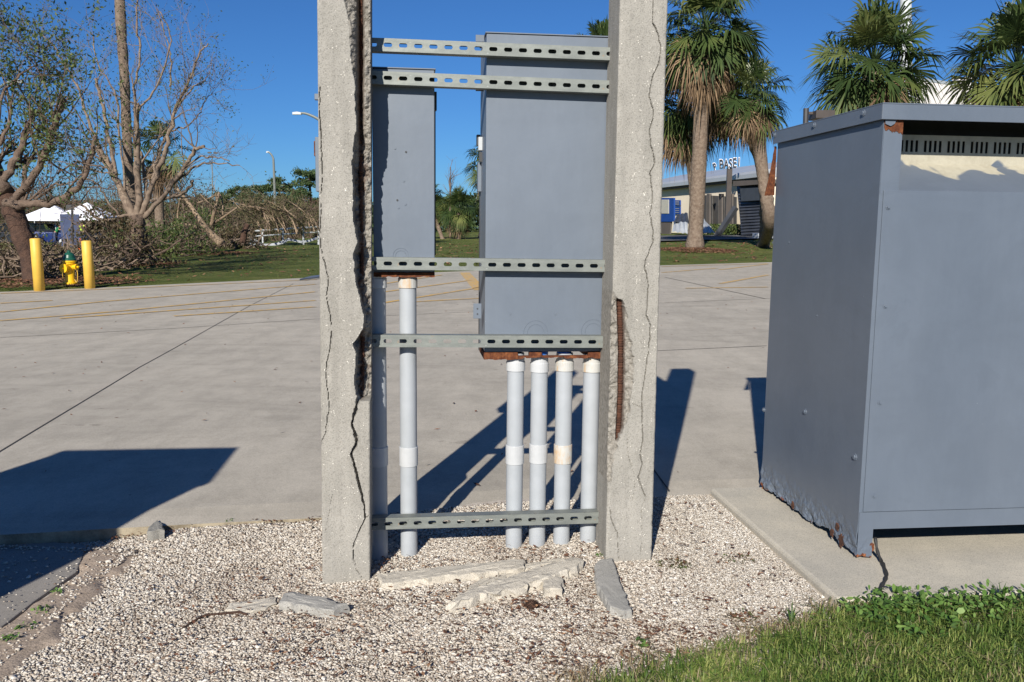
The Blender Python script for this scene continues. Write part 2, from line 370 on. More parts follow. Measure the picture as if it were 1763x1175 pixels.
t=NT('worn_yellow_paint');a=t.ramp(t.noise(14,6,.75),[(.38,(.38,.335,.28,1)),(.56,(.6,.37,.1,1))]);t.col(a);t.rough(.85,0,.2);MT['stripe']=t.m
struct(mesh('painted_stripes',mb,MT['stripe']))
# gravel bed base, dirt patch, small grey slab
t=NT('shell_dirt');b=t.ramp(t.noise(8,6,.7),[(.3,(.42,.34,.27,1)),(.7,(.33,.26,.2,1))]);b=t.mix(1,b,t.ramp(t.noise(120,4,.8),[(.35,BW(.6)),(.6,BW(1.1))]),'MULTIPLY')
t.col(b);t.rough(.95,0,.1);t.bump(t.noise(90,5,.7),.5,.01);MT['dirt']=t.m
t=NT('shell_sand_under_gravel');b=t.ramp(t.noise(40,6,.8),[(.3,(.38,.32,.26,1)),(.6,(.56,.5,.43,1))]);t.col(b);t.rough(.95,0,.1);t.bump(t.noise(160,4,.7),.6,.006);MT['gbase']=t.m
gx,gy=np.meshgrid(np.linspace(-5,4,181),np.linspace(-.5,4.6,103))
gy2=np.minimum(gy,nearY(gx)+.06)
struct(gridmesh('gravel_bed',gx,gy2,gz(gx,gy2)-.004,MT['gbase']))
SLABP=[(-140,935),(60,931),(150,938),(132,985),(60,1035),(0,1082),(-150,1180)]
dpoly=[tuple(G(x,y)[:2]) for x,y in ((-400,1400),(-150,1240),(0,1165),(95,1085),(160,1015),(245,955),(190,940),(150,935),(128,975),(112,1005),(20,1062),(-30,1100),(-200,1180),(-500,1300))]
hx,hy=np.meshgrid(np.arange(-2.6,-1.2,.011),np.arange(1.8,3.3,.011));nzz=(fbm(hx*14,hy*14,12)-.5)*.16
kp=inpoly(hx+nzz,hy+nzz*.6,dpoly)&(hy<nearY(hx)-.02);bl=kp*1.
for _ in range(5): bl=(bl+np.roll(bl,1,0)+np.roll(bl,-1,0)+np.roll(bl,1,1)+np.roll(bl,-1,1))/5
hz_=-.016+.0185*bl+.006*(fbm(hx*20,hy*20,13)-.3);mb=MB();kb=bl>.02;cc=np.argwhere(kb[:-1,:-1]&kb[1:,:-1]&kb[:-1,1:]&kb[1:,1:]);vid=np.arange(hx.size).reshape(hx.shape)
mb.add(np.stack([hx,hy,hz_],-1).reshape(-1,3),[(vid[i,j],vid[i,j+1],vid[i+1,j+1],vid[i+1,j]) for i,j in cc]);struct(mesh('dirt_patch',mb,MT['dirt'],smooth=True))
pts=np.array([G(x,y,-.003) for x,y in SLABP])
t=concrete('smooth_grey_slab',(.3,.275,.245,1),(.24,.22,.195,1),.1,False,.15)
o=mesh('small_slab',MB().prism(pts-Z*.06,Z*.061),t.m,bevel=.004);struct(o)
def rotm(n):
    q=rng.normal(size=(n,4));q/=np.linalg.norm(q,axis=1)[:,None];w,x,y,z=q.T
    return np.stack([1-2*(y*y+z*z),2*(x*y-z*w),2*(x*z+y*w),2*(x*y+z*w),1-2*(x*x+z*z),2*(y*z-x*w),2*(x*z-y*w),2*(y*z+x*w),1-2*(x*x+y*y)],1).reshape(-1,3,3)
PADB=march(1440,1045,gz);PADA=march(1222,850,gz);PADT=.065
pv=(PADA-PADB);pv[2]=0;pv/=np.linalg.norm(pv);pu=np.array([pv[1],-pv[0],0])
DIRT=[tuple(G(x,y)[:2]) for x,y in ((-400,1400),(-150,1240),(0,1150),(90,1075),(150,1010),(235,955),(180,945),(-200,935),(-700,940))]
def stones(N,x0,x1,y0,y1,smin,smax):
    x=rng.uniform(x0,x1,N);y=rng.uniform(y0,y1,N)
    ok=(y<nearY(x)-.005)
    rel=np.stack([x-PADB[0],y-PADB[1]],1);ok&=~((rel@pu[:2]>-.01)&(rel@pv[:2]>-.01))
    ok&=(~inpoly(x+rng.normal(-.03,.055,N),y+rng.normal(-.015,.03,N),DIRT))|(rng.random(N)<.012)
    # grass patch
    gr=GR(x,y);ok&=rng.random(N)>gr*1.0
    x=x[ok];y=y[ok];n=len(x);s=rng.uniform(smin,smax,n)*np.where(rng.random(n)<.06,1.7,1)*(.8+.4*fbm(x*5,y*5,55))*np.where(x>.55,.8,1)
    cube=np.array([[a,b,c] for a in (-1,1) for b in (-1,1) for c in (-1,1)],float)*.5
    v=cube[None]*rng.uniform(.45,1.05,(n,8,1))+rng.normal(0,.09,(n,8,3));v*=rng.uniform(.6,1.15,(n,1,3));v*=s[:,None,None]
    v=np.einsum('nij,nkj->nki',rotm(n),v);v[...,2]*=.52
    zz=gz(x,y)+rng.uniform(-.001,.0045,n)+.011*inpoly(x,y,DIRT)
    v+=np.stack([x,y,zz],1)[:,None]
    return v,x,n
def GR(x,y):
    """grass cover 0..1 at the lower right corner"""
    p=x+ .0*y
    # border from pixel points
    b=np.interp(y,gby,gbx);return sm(-.05,.12,x-b+.1*(fbm(x*9,y*9,31)-.5))
gb=[march(x,y,gz) for x,y in ((900,1330),(1010,1185),(1110,1145),(1250,1112),(1350,1082),(1440,1047),(1560,1030))]
gby=np.array([p[1] for p in gb]);gbx=np.array([p[0] for p in gb]);oo=np.argsort(gby);gby=gby[oo];gbx=gbx[oo]
CF=[(0,1,3,2),(4,6,7,5),(0,4,5,1),(2,3,7,6),(0,2,6,4),(1,5,7,3)]
v,x,n=stones(400000,-2.2,1.15,1.85,3.8,.0042,.0098)
t=NT('crushed_shell_gravel');a=t.n('Attribute',attribute_name='rnd')
c=t.ramp(a.outputs['Fac'],[(0,(.1,.06,.04,1)),(.09,(.28,.22,.17,1)),(.4,(.52,.465,.395,1)),(.7,(.64,.59,.52,1)),(.9,(.7,.66,.6,1)),(1,(.8,.78,.74,1))])
c=t.mix(.5,c,t.ramp(t.noise(150,3,.7),[(.3,BW(.7)),(.7,BW(1.1))]),'MULTIPLY')
t.col(c);t.rough(.85,0,.25);t.bump(t.noise(300,3),.3,.003);MT['gravel']=t.m
yv_=v[:,0,1];pt=sm(.5,.68,fbm(x*3.5,yv_*3.5,151,4))+sm(.5,.6,fbm(x*11,yv_*11,153,4))*.5;att=np.clip(rng.beta(1.7,1.8,n)*(1-.22*pt)+.13*sm(.4,.9,x)-.03-.1*sm(2.6,2.2,yv_)*sm(.0,.5,x),0,1)
o=fastmesh('gravel',v,8,CF,MT['gravel'],att);tag(o,'loose pale crushed shell gravel covering the strip round the posts','gravel',kind='stuff')
# ---------------------------------------------------------------- transformer pad
pad=MB();q=PADB-Z*PADB[2]+Z*(-.04)
LN=np.linalg.norm((PADA-PADB)[:2]);pts=[q,q+pv*LN,q+pv*LN+pu*2.6,q+pu*2.6]
pad.prism(pts,Z*(PADT+.04))
o=mesh('concrete_pad',pad,concrete('pad_concrete',(.55,.5,.41,1),(.43,.4,.34,1),.2,False,.25).m,origin=q,bevel=.012)
tag(o,'low buff concrete pad that the grey utility cabinet stands on','pad')
# ---------------------------------------------------------------- concrete posts
P0=G(637,1003)   # front plane of the posts
def fp(px,py,off=0.):
    p=HP(px,py,P0+V*off,V);return (p-P0)@U,p[2]
def fw3(s,z,off=0.): return P0+U*s+V*off+Z*z
def seglist(px): return [fp(*q) for q in px]
def dist_poly(Sx,Zz,pl):
    d=np.full(Sx.shape,9.);par=np.zeros(Sx.shape)
    n=len(pl)-1
    for i in range(n):
        ax,az=pl[i];bx,bz=pl[i+1];l2=(bx-ax)**2+(bz-az)**2+1e-12
        tt=np.clip(((Sx-ax)*(bx-ax)+(Zz-az)*(bz-az))/l2,0,1)
        dd=np.hypot(Sx-ax-tt*(bx-ax),Zz-az-tt*(bz-az));m=dd<d;d=np.where(m,dd,d);par=np.where(m,(i+tt)/n,par)
    return d,par
def post(name,label,sl0,sl1,cracks,brk=None,top=2.14,thick=.165,z0=-.12):
    """sl0/sl1: left,right edge s at z=0 and at z=1.9"""
    nz=900;nsx=72
    zz=np.linspace(z0,top,nz)
    L=sl0[0]+(sl0[1]-sl0[0])*zz/1.9;R=sl1[0]+(sl1[1]-sl1[0])*zz/1.9
    tt=np.linspace(0,1,nsx);Sx=L[:,None]+(R-L)[:,None]*tt[None];Zz=np.repeat(zz[:,None],nsx,1)
    # wander so crack edges are ragged
    wx=.0035*(fbm(Zz*60,Sx*60,11)-.5)*2
    D=.0012*(fbm(Sx*60,Zz*60,3)-.5)*2+.003*(fbm(Sx*9,Zz*9,4)-.5)
    edge=np.minimum(Sx-L[:,None],R[:,None]-Sx)
    D+=.004*np.clip(1-edge/.006,0,1)**2+np.clip(1-edge/.012,0,1)*.004*np.clip(fbm(Zz*40,Sx*10,8)*3-1.4,0,1)
    for pl,w0,w1,dep in cracks:
        d,par=dist_poly(Sx+wx,Zz,seglist(pl));w=(w0+(w1-w0)*par)/2*np.clip(.25+1.5*fbm(Zz*45,par*30,int(dep*1e4)%89),.3,1.4)
        D=np.maximum(D,dep*sm(1,0,0)*0+dep*np.clip((w-d)/(w*.5+1e-6),0,1))
    B=np.zeros(D.shape);Rr=np.zeros(D.shape)
    if brk: D,B,Rr=brk(Sx,Zz,D,L[:,None],R[:,None])
    base=fw3(0,0)
    Pf=P0[None,None]+U*Sx[...,None]+V*D[...,None]+Z*Zz[...,None]
    bl=P0[None]+U*L[:,None]+V*thick+Z*zz[:,None];br=P0[None]+U*R[:,None]+V*thick+Z*zz[:,None]
    bml=Pf[:,0]*.5+bl*.5;bmr=Pf[:,-1]*.5+br*.5
    ring=np.concatenate([bl[:,None],bml[:,None],Pf,bmr[:,None],br[:,None]],1);k=ring.shape[1]
    v=ring.reshape(-1,3)
    f=[(j*k+i,j*k+i+1,(j+1)*k+i+1,(j+1)*k+i) for j in range(nz-1) for i in range(k-1)]
    f+=[(j*k+k-1,j*k,(j+1)*k,(j+1)*k+k-1) for j in range(nz-1)]
    f.append(tuple((nz-1)*k+i for i in range(k)))
    org=P0+U*(L[0]+R[0])/2+V*thick/2
    th=thing(name,label,'concrete post',org,'cracked concrete posts carrying the struts')
    o=mesh('post_shaft',MB().add(v,f),MT['postc'],th,smooth=False)
    pad1=lambda A:np.concatenate([A[:,:1],A[:,:1],A,A[:,-1:],A[:,-1:]],1).ravel().astype(np.float32)
    for nm,A in (('brk',B),('rst',Rr)):
        at=o.data.attributes.new(nm,'FLOAT','POINT');at.data.foreach_set('value',pad1(A))
    return th
BX=[(-40,590),(0,592),(25,597),(50,602),(90,603),(110,605),(140,610),(180,612),(220,614),(260,608),(290,606),(330,609),(370,608),(400,612),(415,616),(440,609),(480,612),(520,622),(545,627),(565,626),(580,617),(592,608),(610,614),(640,611),(660,609),(680,614),(692,620)]
BXp=np.array([fp(x,y) for y,x in BX]);oi=np.argsort(BXp[:,1]);BXp=BXp[oi]
ztopb=fp(620,690)[1]
def brkL(Sx,Zz,D,L,R):
    b=np.interp(Zz,BXp[:,1],BXp[:,0])+.004*(fbm(Zz*50,Zz*0,21)-.5)*2
    ins=sm(-.001,.003,Sx-b)*(Zz>ztopb)*1.
    up=sm(1.35,1.6,Zz)                       # near the top the break is shallower and sloping
    deep=.088*(1-up)+.022*up
    rough=.016*(fbm(Sx*70,Zz*70,41,5)-.45)*2+.012*(fbm(Sx*20,Zz*20,43)-.5)*2
    slot=np.interp(Zz,[0,1.0,1.9],[.0,-.017,-.014])+0
    cl=np.exp(-((Sx-(R-.031))/.0085)**2)      # crevice that holds the bar
    dd=deep*(.75+.25*sm(0,.03,Sx-b))+rough+.03*cl*up
    dd=np.clip(dd,.006,.13)
    dd=dd*(1-up)+up*np.clip(.004+.9*np.clip(Sx-b,0,.03)+rough*.9+.065*cl,.002,.12)
    D2=D*(1-ins)+dd*ins
    return D2,ins,ins*np.clip(cl*1.2+.5*(fbm(Sx*25,Zz*12,51)>.56)*(1-up),0,1)
postL=post('concrete_post','left cracked concrete post with its right edge broken away and deeply split',
 (fp(555,1003)[0],fp(546,0)[0]),(0.,fp(637,0)[0]),
 [(((617,686),(610,715),(606,730),(615,760),(605,782),(611,805),(622,850),(627,872),(629,893),(608,937),(609,965)),.0125,.0022,.03),
  (((609,965),(612,980),(622,992),(624,1003)),.0022,.0016,.006),
  (((629,893),(637,885)),.003,.002,.008),
  (((550,150),(551,200),(555,300),(551,400),(553,432),(566,480),(562,510),(571,560),(568,600),(560,640),(567,700),(560,745),(549,775)),.0024,.0024,.01),
  (((572,850),(566,890),(558,925)),.0014,.001,.004)],brkL)
CAV=[(1058,508),(1075,520),(1079,545),(1081,575),(1088,600),(1091,640),(1087,680),(1083,715),(1072,745),(1064,765),(1056,800),(1052,830),(1040,835),(1030,800),(1030,520),(1040,470)]
CAVp=[fp(*q) for q in CAV]
def brkR(Sx,Zz,D,L,R):
    w=.013*(fbm(Sx*45,Zz*45,61,5)-.5)*2
    d,_=dist_poly(Sx+w,Zz,CAVp+[CAVp[0]]);ins=inpoly(Sx+w,Zz,CAVp)
    m=sm(0,.004,d)*ins
    rs,rz=zip(*[fp(x,y) for x,y in ((1069,512),(1072,600),(1071,680),(1067,760))]);rc=np.interp(Zz,rz[::-1],rs[::-1])
    near=np.exp(-((Sx-rc)/.012)**4)*(Zz>rz[3]-.0)*(Zz<rz[0])
    dd=.006+.010*sm(0,.02,d)+.012*(fbm(Sx*55,Zz*55,63,5)-.45)*2;dd=np.clip(dd,.001,.04)
    dd=np.maximum(dd,.042*near)
    return D*(1-m)+dd*m,m*1.,m*np.clip(near*1.3,0,1)
postR=post('concrete_post','right cracked concrete post with a hole baring a rusty bar',
 (fp(1043,962)[0],fp(1068,0)[0]),(fp(1122,962)[0],fp(1150,0)[0]),
 [(((1125,-60),(1125,0),(1124,40),(1133,60),(1137,80),(1135,110),(1125,128),(1120,150),(1117,165),(1125,190),(1124,205),(1118,230),(1122,255),(1128,280),(1119,300),(1124,340),(1119,370),(1124,400),(1125,414),(1109,454),(1116,491),(1113,541),(1120,562),(1117,597),(1111,643),(1106,680),(1105,726),(1108,755),(1102,783),(1105,801),(1099,823),(1111,855)),.0028,.0028,.012),
  (((1111,855),(1104,880),(1106,930),(1103,955)),.0014,.0012,.004),
  (((1050,875),(1052,895),(1063,919),(1065,962)),.0028,.0018,.008),
  (((1080,755),(1083,790),(1094,825),(1088,870)),.0016,.0012,.005),
  (((1088,695),(1100,700),(1106,703)),.002,.0014,.005)],brkR)
def rebar(parent,pl,r,off,pitch=.009):
    P=np.array([fw3(*fp(x,y),off) for x,y in pl]);Ls=np.concatenate([[0],np.cumsum(np.linalg.norm(np.diff(P,axis=0),axis=1))])
    n=int(Ls[-1]/(pitch/4));q=np.linspace(0,Ls[-1],n);Q=np.stack([np.interp(q,Ls,P[:,i]) for i in range(3)],1)
    rr=r*(1+.16*(np.arange(n)%4<2))+rng.normal(0,r*.13,n)
    mesh('rebar',MB().tube(Q,rr,10),MT['rebar'],parent)
rebar(postR,((1070,508),(1072,600),(1071,680),(1067,762)),.0078,.03)
rebar(postL,((618,-60),(619,120),(618,300),(620,420),(623,560),(621,700)),.0055,.08)
# ---------------------------------------------------------------- strut channels
def strut_mesh(n):
    mb=MB();pt=.0508;h=.0413;dp=.041;ns=16
    for i in range(n):
        cx=(i+.5)*pt;ring=[];outer=[]
        for k in range(ns):
            a=2*math.pi*(k+.5)/ns;ca,sa=math.cos(a),math.sin(a)
            ring.append((cx+.0075*(1 if ca>0 else -1)+.0068*ca,0,h/2+.0068*sa))
            t_=min((pt/2)/abs(ca) if abs(ca)>1e-6 else 9,(h/2)/abs(sa) if abs(sa)>1e-6 else 9)
            outer.append((cx+t_*ca,0,h/2+t_*sa))
        # insert rectangle corners
        v=ring+outer;f=[]
        for k in range(ns):
            k2=(k+1)%ns;o1,o2=outer[k],outer[k2]
            corner=None
            if abs(abs(o1[0]-cx)-pt/2)<1e-6 and abs(abs(o2[2]-h/2)-h/2)<1e-6 and abs(abs(o2[0]-cx)-pt/2)>1e-6: corner=(o1[0],0,o2[2])
            if abs(abs(o2[0]-cx)-pt/2)<1e-6 and abs(abs(o1[2]-h/2)-h/2)<1e-6 and abs(abs(o1[0]-cx)-pt/2)>1e-6: corner=(o2[0],0,o1[2])
            if corner: v.append(corner);f.append((k,ns+k,len(v)-1,ns+k2,k2))
            else: f.append((k,ns+k,ns+k2,k2))
        mb.add(v,f)
    Lh=n*pt
    mb.add([(0,0,0),(Lh,0,0),(Lh,dp,0),(0,dp,0),(0,dp,.009),(Lh,dp,.009)],[(0,3,2,1),(3,4,5,2)])
    mb.add([(0,0,h),(Lh,0,h),(Lh,dp,h),(0,dp,h),(0,dp,h-.009),(Lh,dp,h-.009)],[(0,1,2,3),(3,2,5,4)])
    return mb
SOFF=.13
smb=strut_mesh(17);sv=np.vstack(smb.v);sme=bpy.data.meshes.new('strut_channel');sme.from_pydata(sv.tolist(),[],smb.f);finish(sme,MT['galv'],False)
bm=bmesh.new();bm.from_mesh(sme);bmesh.ops.remove_doubles(bm,verts=bm.verts,dist=1e-5);bmesh.ops.recalc_face_normals(bm,faces=bm.faces);bm.to_mesh(sme);bm.free()
strs=[((640,65),(1050,82),'topmost slotted steel strut, above both grey boxes','a'),((640,122),(1050,139),'second slotted strut from the top, across the heads of both grey boxes','b'),((640,443),(1046,448),'middle slotted strut, across the foot of the small grey box','c'),((640,577),(1043,579),'slotted strut across the foot of the large grey box','d'),((642,893),(1035,882),'lowest slotted strut, just above the gravel across the pipes','e')]
for a,b,lab,_ in strs:
    s1,z1=fp(*a,off=SOFF);s2,z2=fp(*b,off=SOFF)
    dirv=(U*(s2-s1)+Z*(z2-z1));Ln=np.linalg.norm(dirv);dirv/=Ln
    st=P0+U*s1+V*SOFF+Z*z1-dirv*.022;hv=np.cross(dirv,V);hv=-hv if hv[2]<0 else hv
    o=bpy.data.objects.new('strut_channel',sme);C.objects.link(o)
    mw=Matrix.Identity(4)
    for i in range(3): mw[i][0]=dirv[i]*Ln/(.0508*16)*1.0;mw[i][1]=V[i];mw[i][2]=hv[i]
    for i in range(3): mw[i][3]=(st-hv*.0413)[i]
    o.matrix_world=mw;ORI[o.name]=st
    m=o.modifiers.new('s','SOLIDIFY');m.thickness=.0024;m.offset=-1
    tag(o,lab,'strut','slotted struts between the posts')
# ---------------------------------------------------------------- electrical enclosures
POFF=SOFF+.043
def bolt(mb,c,r,h,n=V,side=6):
    c=np.asarray(c);mb.tube([c,c-n*h*.35],r*1.6,10);mb.tube([c,c-n*h],r,side)
def ringmb(mb,c,R,r,frac=(0,1)):
    th=np.linspace(frac[0]*2*math.pi,frac[1]*2*math.pi,40)
    mb.tube([c+U*R*math.cos(a)+Z*R*math.sin(a) for a in th],r,5,False)
def enclosure(lab,x0,x1,ytop,ybot,dp,rings,holes,screws):
    s0,zt=fp(x0,ytop,POFF);s1,_=fp(x1,ytop,POFF);_,zb=fp((x0+x1)/2,ybot,POFF)
    th=thing('electrical_enclosure',lab,'electrical box',P0+U*(s0+s1)/2+V*(POFF+dp/2)+Z*zb,'grey electrical boxes on the struts')
    o=MB().box(P0+U*s0+V*POFF+Z*zb,U*(s1-s0),V*dp,Z*(zt-zb));mesh('box_body',o,MT['panel'],th,bevel=.0025)
    m=MB().box(P0+U*(s0-.004)+V*(POFF-.004)+Z*(zt+.0015),U*(s1-s0+.008),V*(dp+.01),Z*.004);mesh('top_flange',m,MT['panel'],th,bevel=.001)
    if rings:
        for x,y,R in rings:
            s,z=fp(x,y,POFF);c=P0+U*s+V*POFF+Z*z
            for k in (1,.68): m=MB();ringmb(m,c,R*k,.0011);mesh('knockout_ring',m,MT['panel'],th)
    if screws:
        for x,y in screws:
            s,z=fp(x,y,POFF);m=MB();c=P0+U*s+V*POFF+Z*z;m.tube([c,c-V*.002],.0035,8);mesh('screw',m,MT['dark'] if (x*7)%3<1 else MT['panel'],th)
    return th,s0,s1,zb,zt
thS,a0,a1,azb,azt=enclosure('small narrow grey electrical box beside the left post, upper left',640,748,118,469,.15,[(690,441,.026)],[],[(680,256),(699,262),(684,345),(686,358),(698,352),(695,312)])
thB,b0,b1,bzb,bzt=enclosure('large grey electrical box filling the space beside the right post',838,1052,58,606,.25,[(922,573,.042),(1021,571,.042)],[],[(878,541),(956,541),(1033,541)])
def raggedstrip(name,th,s0,s1,zt,zb,off,dp,amp,seed,mat=MT['rust'],front=True):
    n=90;ss=np.linspace(s0,s1,n);nz_=np.array([fbm(s*60,seed,seed,4) for s in ss])
    bot=zb-amp*(nz_-.5)*2;m=MB();v=[];f=[]
    for i,s in enumerate(ss):
        jj=.004*(fbm(s*90,3.3,seed+1)-.5)
        v+=[P0+U*s+V*(off+jj)+Z*zt,P0+U*s+V*(off-.004+jj*2)+Z*bot[i],P0+U*s+V*(off+dp)+Z*bot[i],P0+U*s+V*(off+dp)+Z*zt]
    for i in range(n-1):
        for k in range(4): f.append((i*4+k,i*4+(k+1)%4,(i+1)*4+(k+1)%4,(i+1)*4+k))
    f+=[(0,3,2,1),tuple((n-1)*4+k for k in range(4))]
    return mesh(name,m.add(v,f),mat,th)
raggedstrip('rusted_bottom_flange',thS,a0,a1,azb-.001,azb-.016,POFF-.004,.13,.003,5)
raggedstrip('rusted_bottom_flange',thB,b0-.003,b0+.115,bzb-.001,bzb-.026,POFF-.004,.2,.004,6)
raggedstrip('rusted_bottom_flange',thB,b0+.115,b1-.05,bzb-.012,bzb-.020,POFF-.012,.012,.007,8)
raggedstrip('rusted_bottom_flange',thB,b1-.055,b1,bzb-.001,bzb-.024,POFF-.004,.2,.006,7)
raggedstrip('rusted_bottom_flange',thB,b0+.155,b0+.2,bzb-.001,bzb-.014,POFF-.006,.02,.007,9)
# brackets, hinges and latches on the boxes' edges
def sbox(name,th,x0,x1,y0,y1,off,dp,mat,bevel=.001):
    s0,zt=fp(x0,y0,off);s1,_=fp(x1,y0,off);_,zb=fp(x0,y1,off)
    return mesh(name,MB().box(P0+U*s0+V*off+Z*zb,U*(s1-s0),V*dp,Z*(zt-zb)),mat,th,bevel=bevel)
br=sbox('mounting_bracket',thB,815,829,523,549,POFF+.02,.004,MT['panel'])
for x,y in ((822,532),(822,541)):
    s,z=fp(x,y,POFF+.02);c=P0+U*s+V*(POFF+.02)+Z*z;mesh('bracket_hole',MB().tube([c-V*.001,c+V*.001],.003,8),MT['dark'],br)
sbox('mounting_bracket',thB,819,834,60,72,POFF+.03,.004,MT['panel']);sbox('mounting_bracket',thB,819,833,148,157,POFF+.03,.004,MT['galv'])
sbox('hinge',thB,821,827,232,250,POFF+.2,.03,MT['dark']);sbox('latch',thB,824,834,236,259,POFF+.16,.03,MT['wmetal']);sbox('latch',thB,825,832,262,279,POFF+.17,.02,MT['dark'])
sbox('door_edge',thB,823,832,280,330,POFF+.2,.05,MT['panel']);sbox('door_edge',thB,826,832,330,604,POFF+.24,.03,MT['dark'])
sbox('hinge',thS,747,752,158,190,POFF+.1,.03,MT['dark']);sbox('door_edge',thS,746,750,190,440,POFF+.12,.04,MT['dark'])
# third small box peeking out behind the left post
s0,zt=fp(541,236,.17);_,zb=fp(541,330,.17)
th3=thing('electrical_enclosure','sliver of a small box showing behind the left edge of the left post','electrical box',P0+U*-.1+V*.25+Z*zb,'grey electrical boxes on the struts')
mesh('box_body',MB().box(P0+U*(fp(542,236,.17)[0])+V*.17+Z*zb,U*.13,V*.12,Z*(zt-zb)),MT['panel'],th3,bevel=.002)
mesh('latch',MB().box(P0+U*(fp(540,236,.2)[0])+V*.2+Z*(zt-.06),U*.02,V*.03,Z*.05),MT['rust'],th3,bevel=.002)
mesh('handle',MB().box(P0+U*(fp(541,160,.2)[0])+V*.2+Z*fp(541,172,.2)[1],U*.02,V*.02,Z*.02),MT['panel'],th3,bevel=.002)
# ---------------------------------------------------------------- conduits
COFF=POFF+.035
def conduit(lab,x,ytop,ycoup,stain,cap=True,ybase=960,grp='grey plastic conduits'):
    s,zt=fp(x,ytop,COFF);p=P0+U*s+V*COFF;zb=float(gz(p[0],p[1]))-.03
    sb,_=fp(x,ybase,COFF);r=.0298
    th=thing('conduit',lab,'pipe',p+Z*(zb+.03),grp)
    s2,_=fp(x-(2 if x<800 else -2)*0,ybase,COFF)
    mesh('pipe',MB().tube([p+Z*zb,p+Z*(zb+.4),p+Z*(zt+.03)],r,28,False),MT['pvc'],th,smooth=True)
    if cap:
        m=MB();z2=zt;m.lathe(p,[(r+.001,z2-.034),(.0335,z2-.033),(.0335,z2-.002),(.0325,z2),(.031,z2+.001),(.031,z2+.02)],28);mesh('end_fitting',m,MT['pvcs'] if stain else MT['pvcw'],th)
    if ycoup:
        z1=fp(x,ycoup,COFF)[1];m=MB();m.lathe(p,[(r+.0005,z1-.068),(.0328,z1-.067),(.033,z1-.001),(.0325,z1),(r+.0005,z1+.0005)],28);mesh('coupling',m,MT['pvcs'] if stain==2 else MT['pvcw'],th)
conduit('grey conduit in shade right beside the left post',649,479,769,0)
conduit('sunlit grey conduit under the small grey box',702,479,769,1)
conduit('first from left of the four conduits under the large grey box',888,622,766,0)
conduit('second from left of the four conduits, blue bushing at its top',929,624,764,0)
conduit('third from left of the four conduits, with orange stained coupling',972,622,765,2)
conduit('fourth of the conduits, right beside the right post, without a coupling',1019,624,None,1)
for x in (931,971):
    s,z=fp(x,611,COFF);c=P0+U*s+V*COFF+Z*z;o=mesh('conduit_bushing',MB().lathe(c,[(.026,-.012),(.026,.012),(.02,.014)],20),MT['blue'],origin=c)
    tag(o,'blue plastic bushing on top of the %s conduit under the large box'%('second' if x==931 else 'third'),'bushing','blue bushings')
# ---------------------------------------------------------------- utility cabinet
CU=pu;CV=pv;C0=G(1474,964,PADT)-Z*PADT
SD=np.linalg.norm((G(1306,842,PADT)-G(1474,964,PADT))[:2])
ZT=1.588;WD=1.5
cab=thing('utility_cabinet','big grey steel utility cabinet with rusted lower edge on a concrete pad','cabinet',C0+CU*WD/2+CV*SD/2+Z*PADT)
def cp(px,py,off=0.):
    p=HP(px,py,C0+CV*off,CV);return (p-C0)@CU,p[2]
def cw(s,z,off=0.): return C0+CU*s+CV*off+Z*z
def sp_(px,py):
    p=HP(px,py,C0,CU);return (p-C0)@CV,p[2]
def sheet(rows,cols,fn):
    v=[];
    for j in rows:
        for i in cols: v.append(fn(i,j))
    n=len(cols);return v,[(a*n+b,a*n+b+1,(a+1)*n+b+1,(a+1)*n+b) for a in range(len(rows)-1) for b in range(n-1)]
ZL=cp(1530,207)[1]  # lower rim of roof lip
# side sheet with eaten bottom edge
cols=np.linspace(0,SD,140);rows=np.concatenate([np.linspace(0,.16,36),np.linspace(.2,1,10)])
def sidef(i,j):
    bot=PADT+.006+.03*max(0,fbm(i*14,1.7,77)-.35)+.012*fbm(i*70,2.,78)
    if .12<i<.34: bot+=.012
    zz=bot+(ZL+.01-bot)*j;h=zz-PADT
    blist=np.clip(1-h/.13,0,1);d=.02*blist*(fbm(i*30,zz*30,80)-.5)*2+.012*blist*(fbm(i*90,zz*90,81)-.5)
    return C0+CV*i+CU*d+Z*zz
v,f=sheet(rows,cols,sidef);o=mesh('side_panel',MB().add(v,f),MT['cab'],cab)
m=o.modifiers.new('s','SOLIDIFY');m.thickness=.003;m.offset=0
# far and back sides
mesh('side_panel',MB().box(C0+CU*WD+Z*PADT,CU*.003,CV*SD,Z*(ZL-PADT)),MT['cab'],cab)
mesh('back_panel',MB().box(C0+CV*(SD-.003)+Z*PADT+CU*.002,CU*(WD-.002),CV*.003,Z*(ZL-PADT+.01)),MT['cab'],cab)
# roof with down-turned lip
m=MB();oh=.016
m.box(C0-CU*oh-CV*oh+Z*(ZT-.004),CU*(WD+2*oh),CV*(SD+2*oh),Z*.004)
m.box(C0-CU*oh-CV*oh+Z*(ZL),CU*(WD+2*oh),CV*.003,Z*(ZT-.0045-ZL))
m.box(C0-CU*oh-CV*(oh-.0035)+Z*(ZL),CU*.003,CV*(SD+2*oh-.0035),Z*(ZT-.0045-ZL))
roof=mesh('roof',m,MT['cabtop'],cab,bevel=.001)
def seam(a): pass
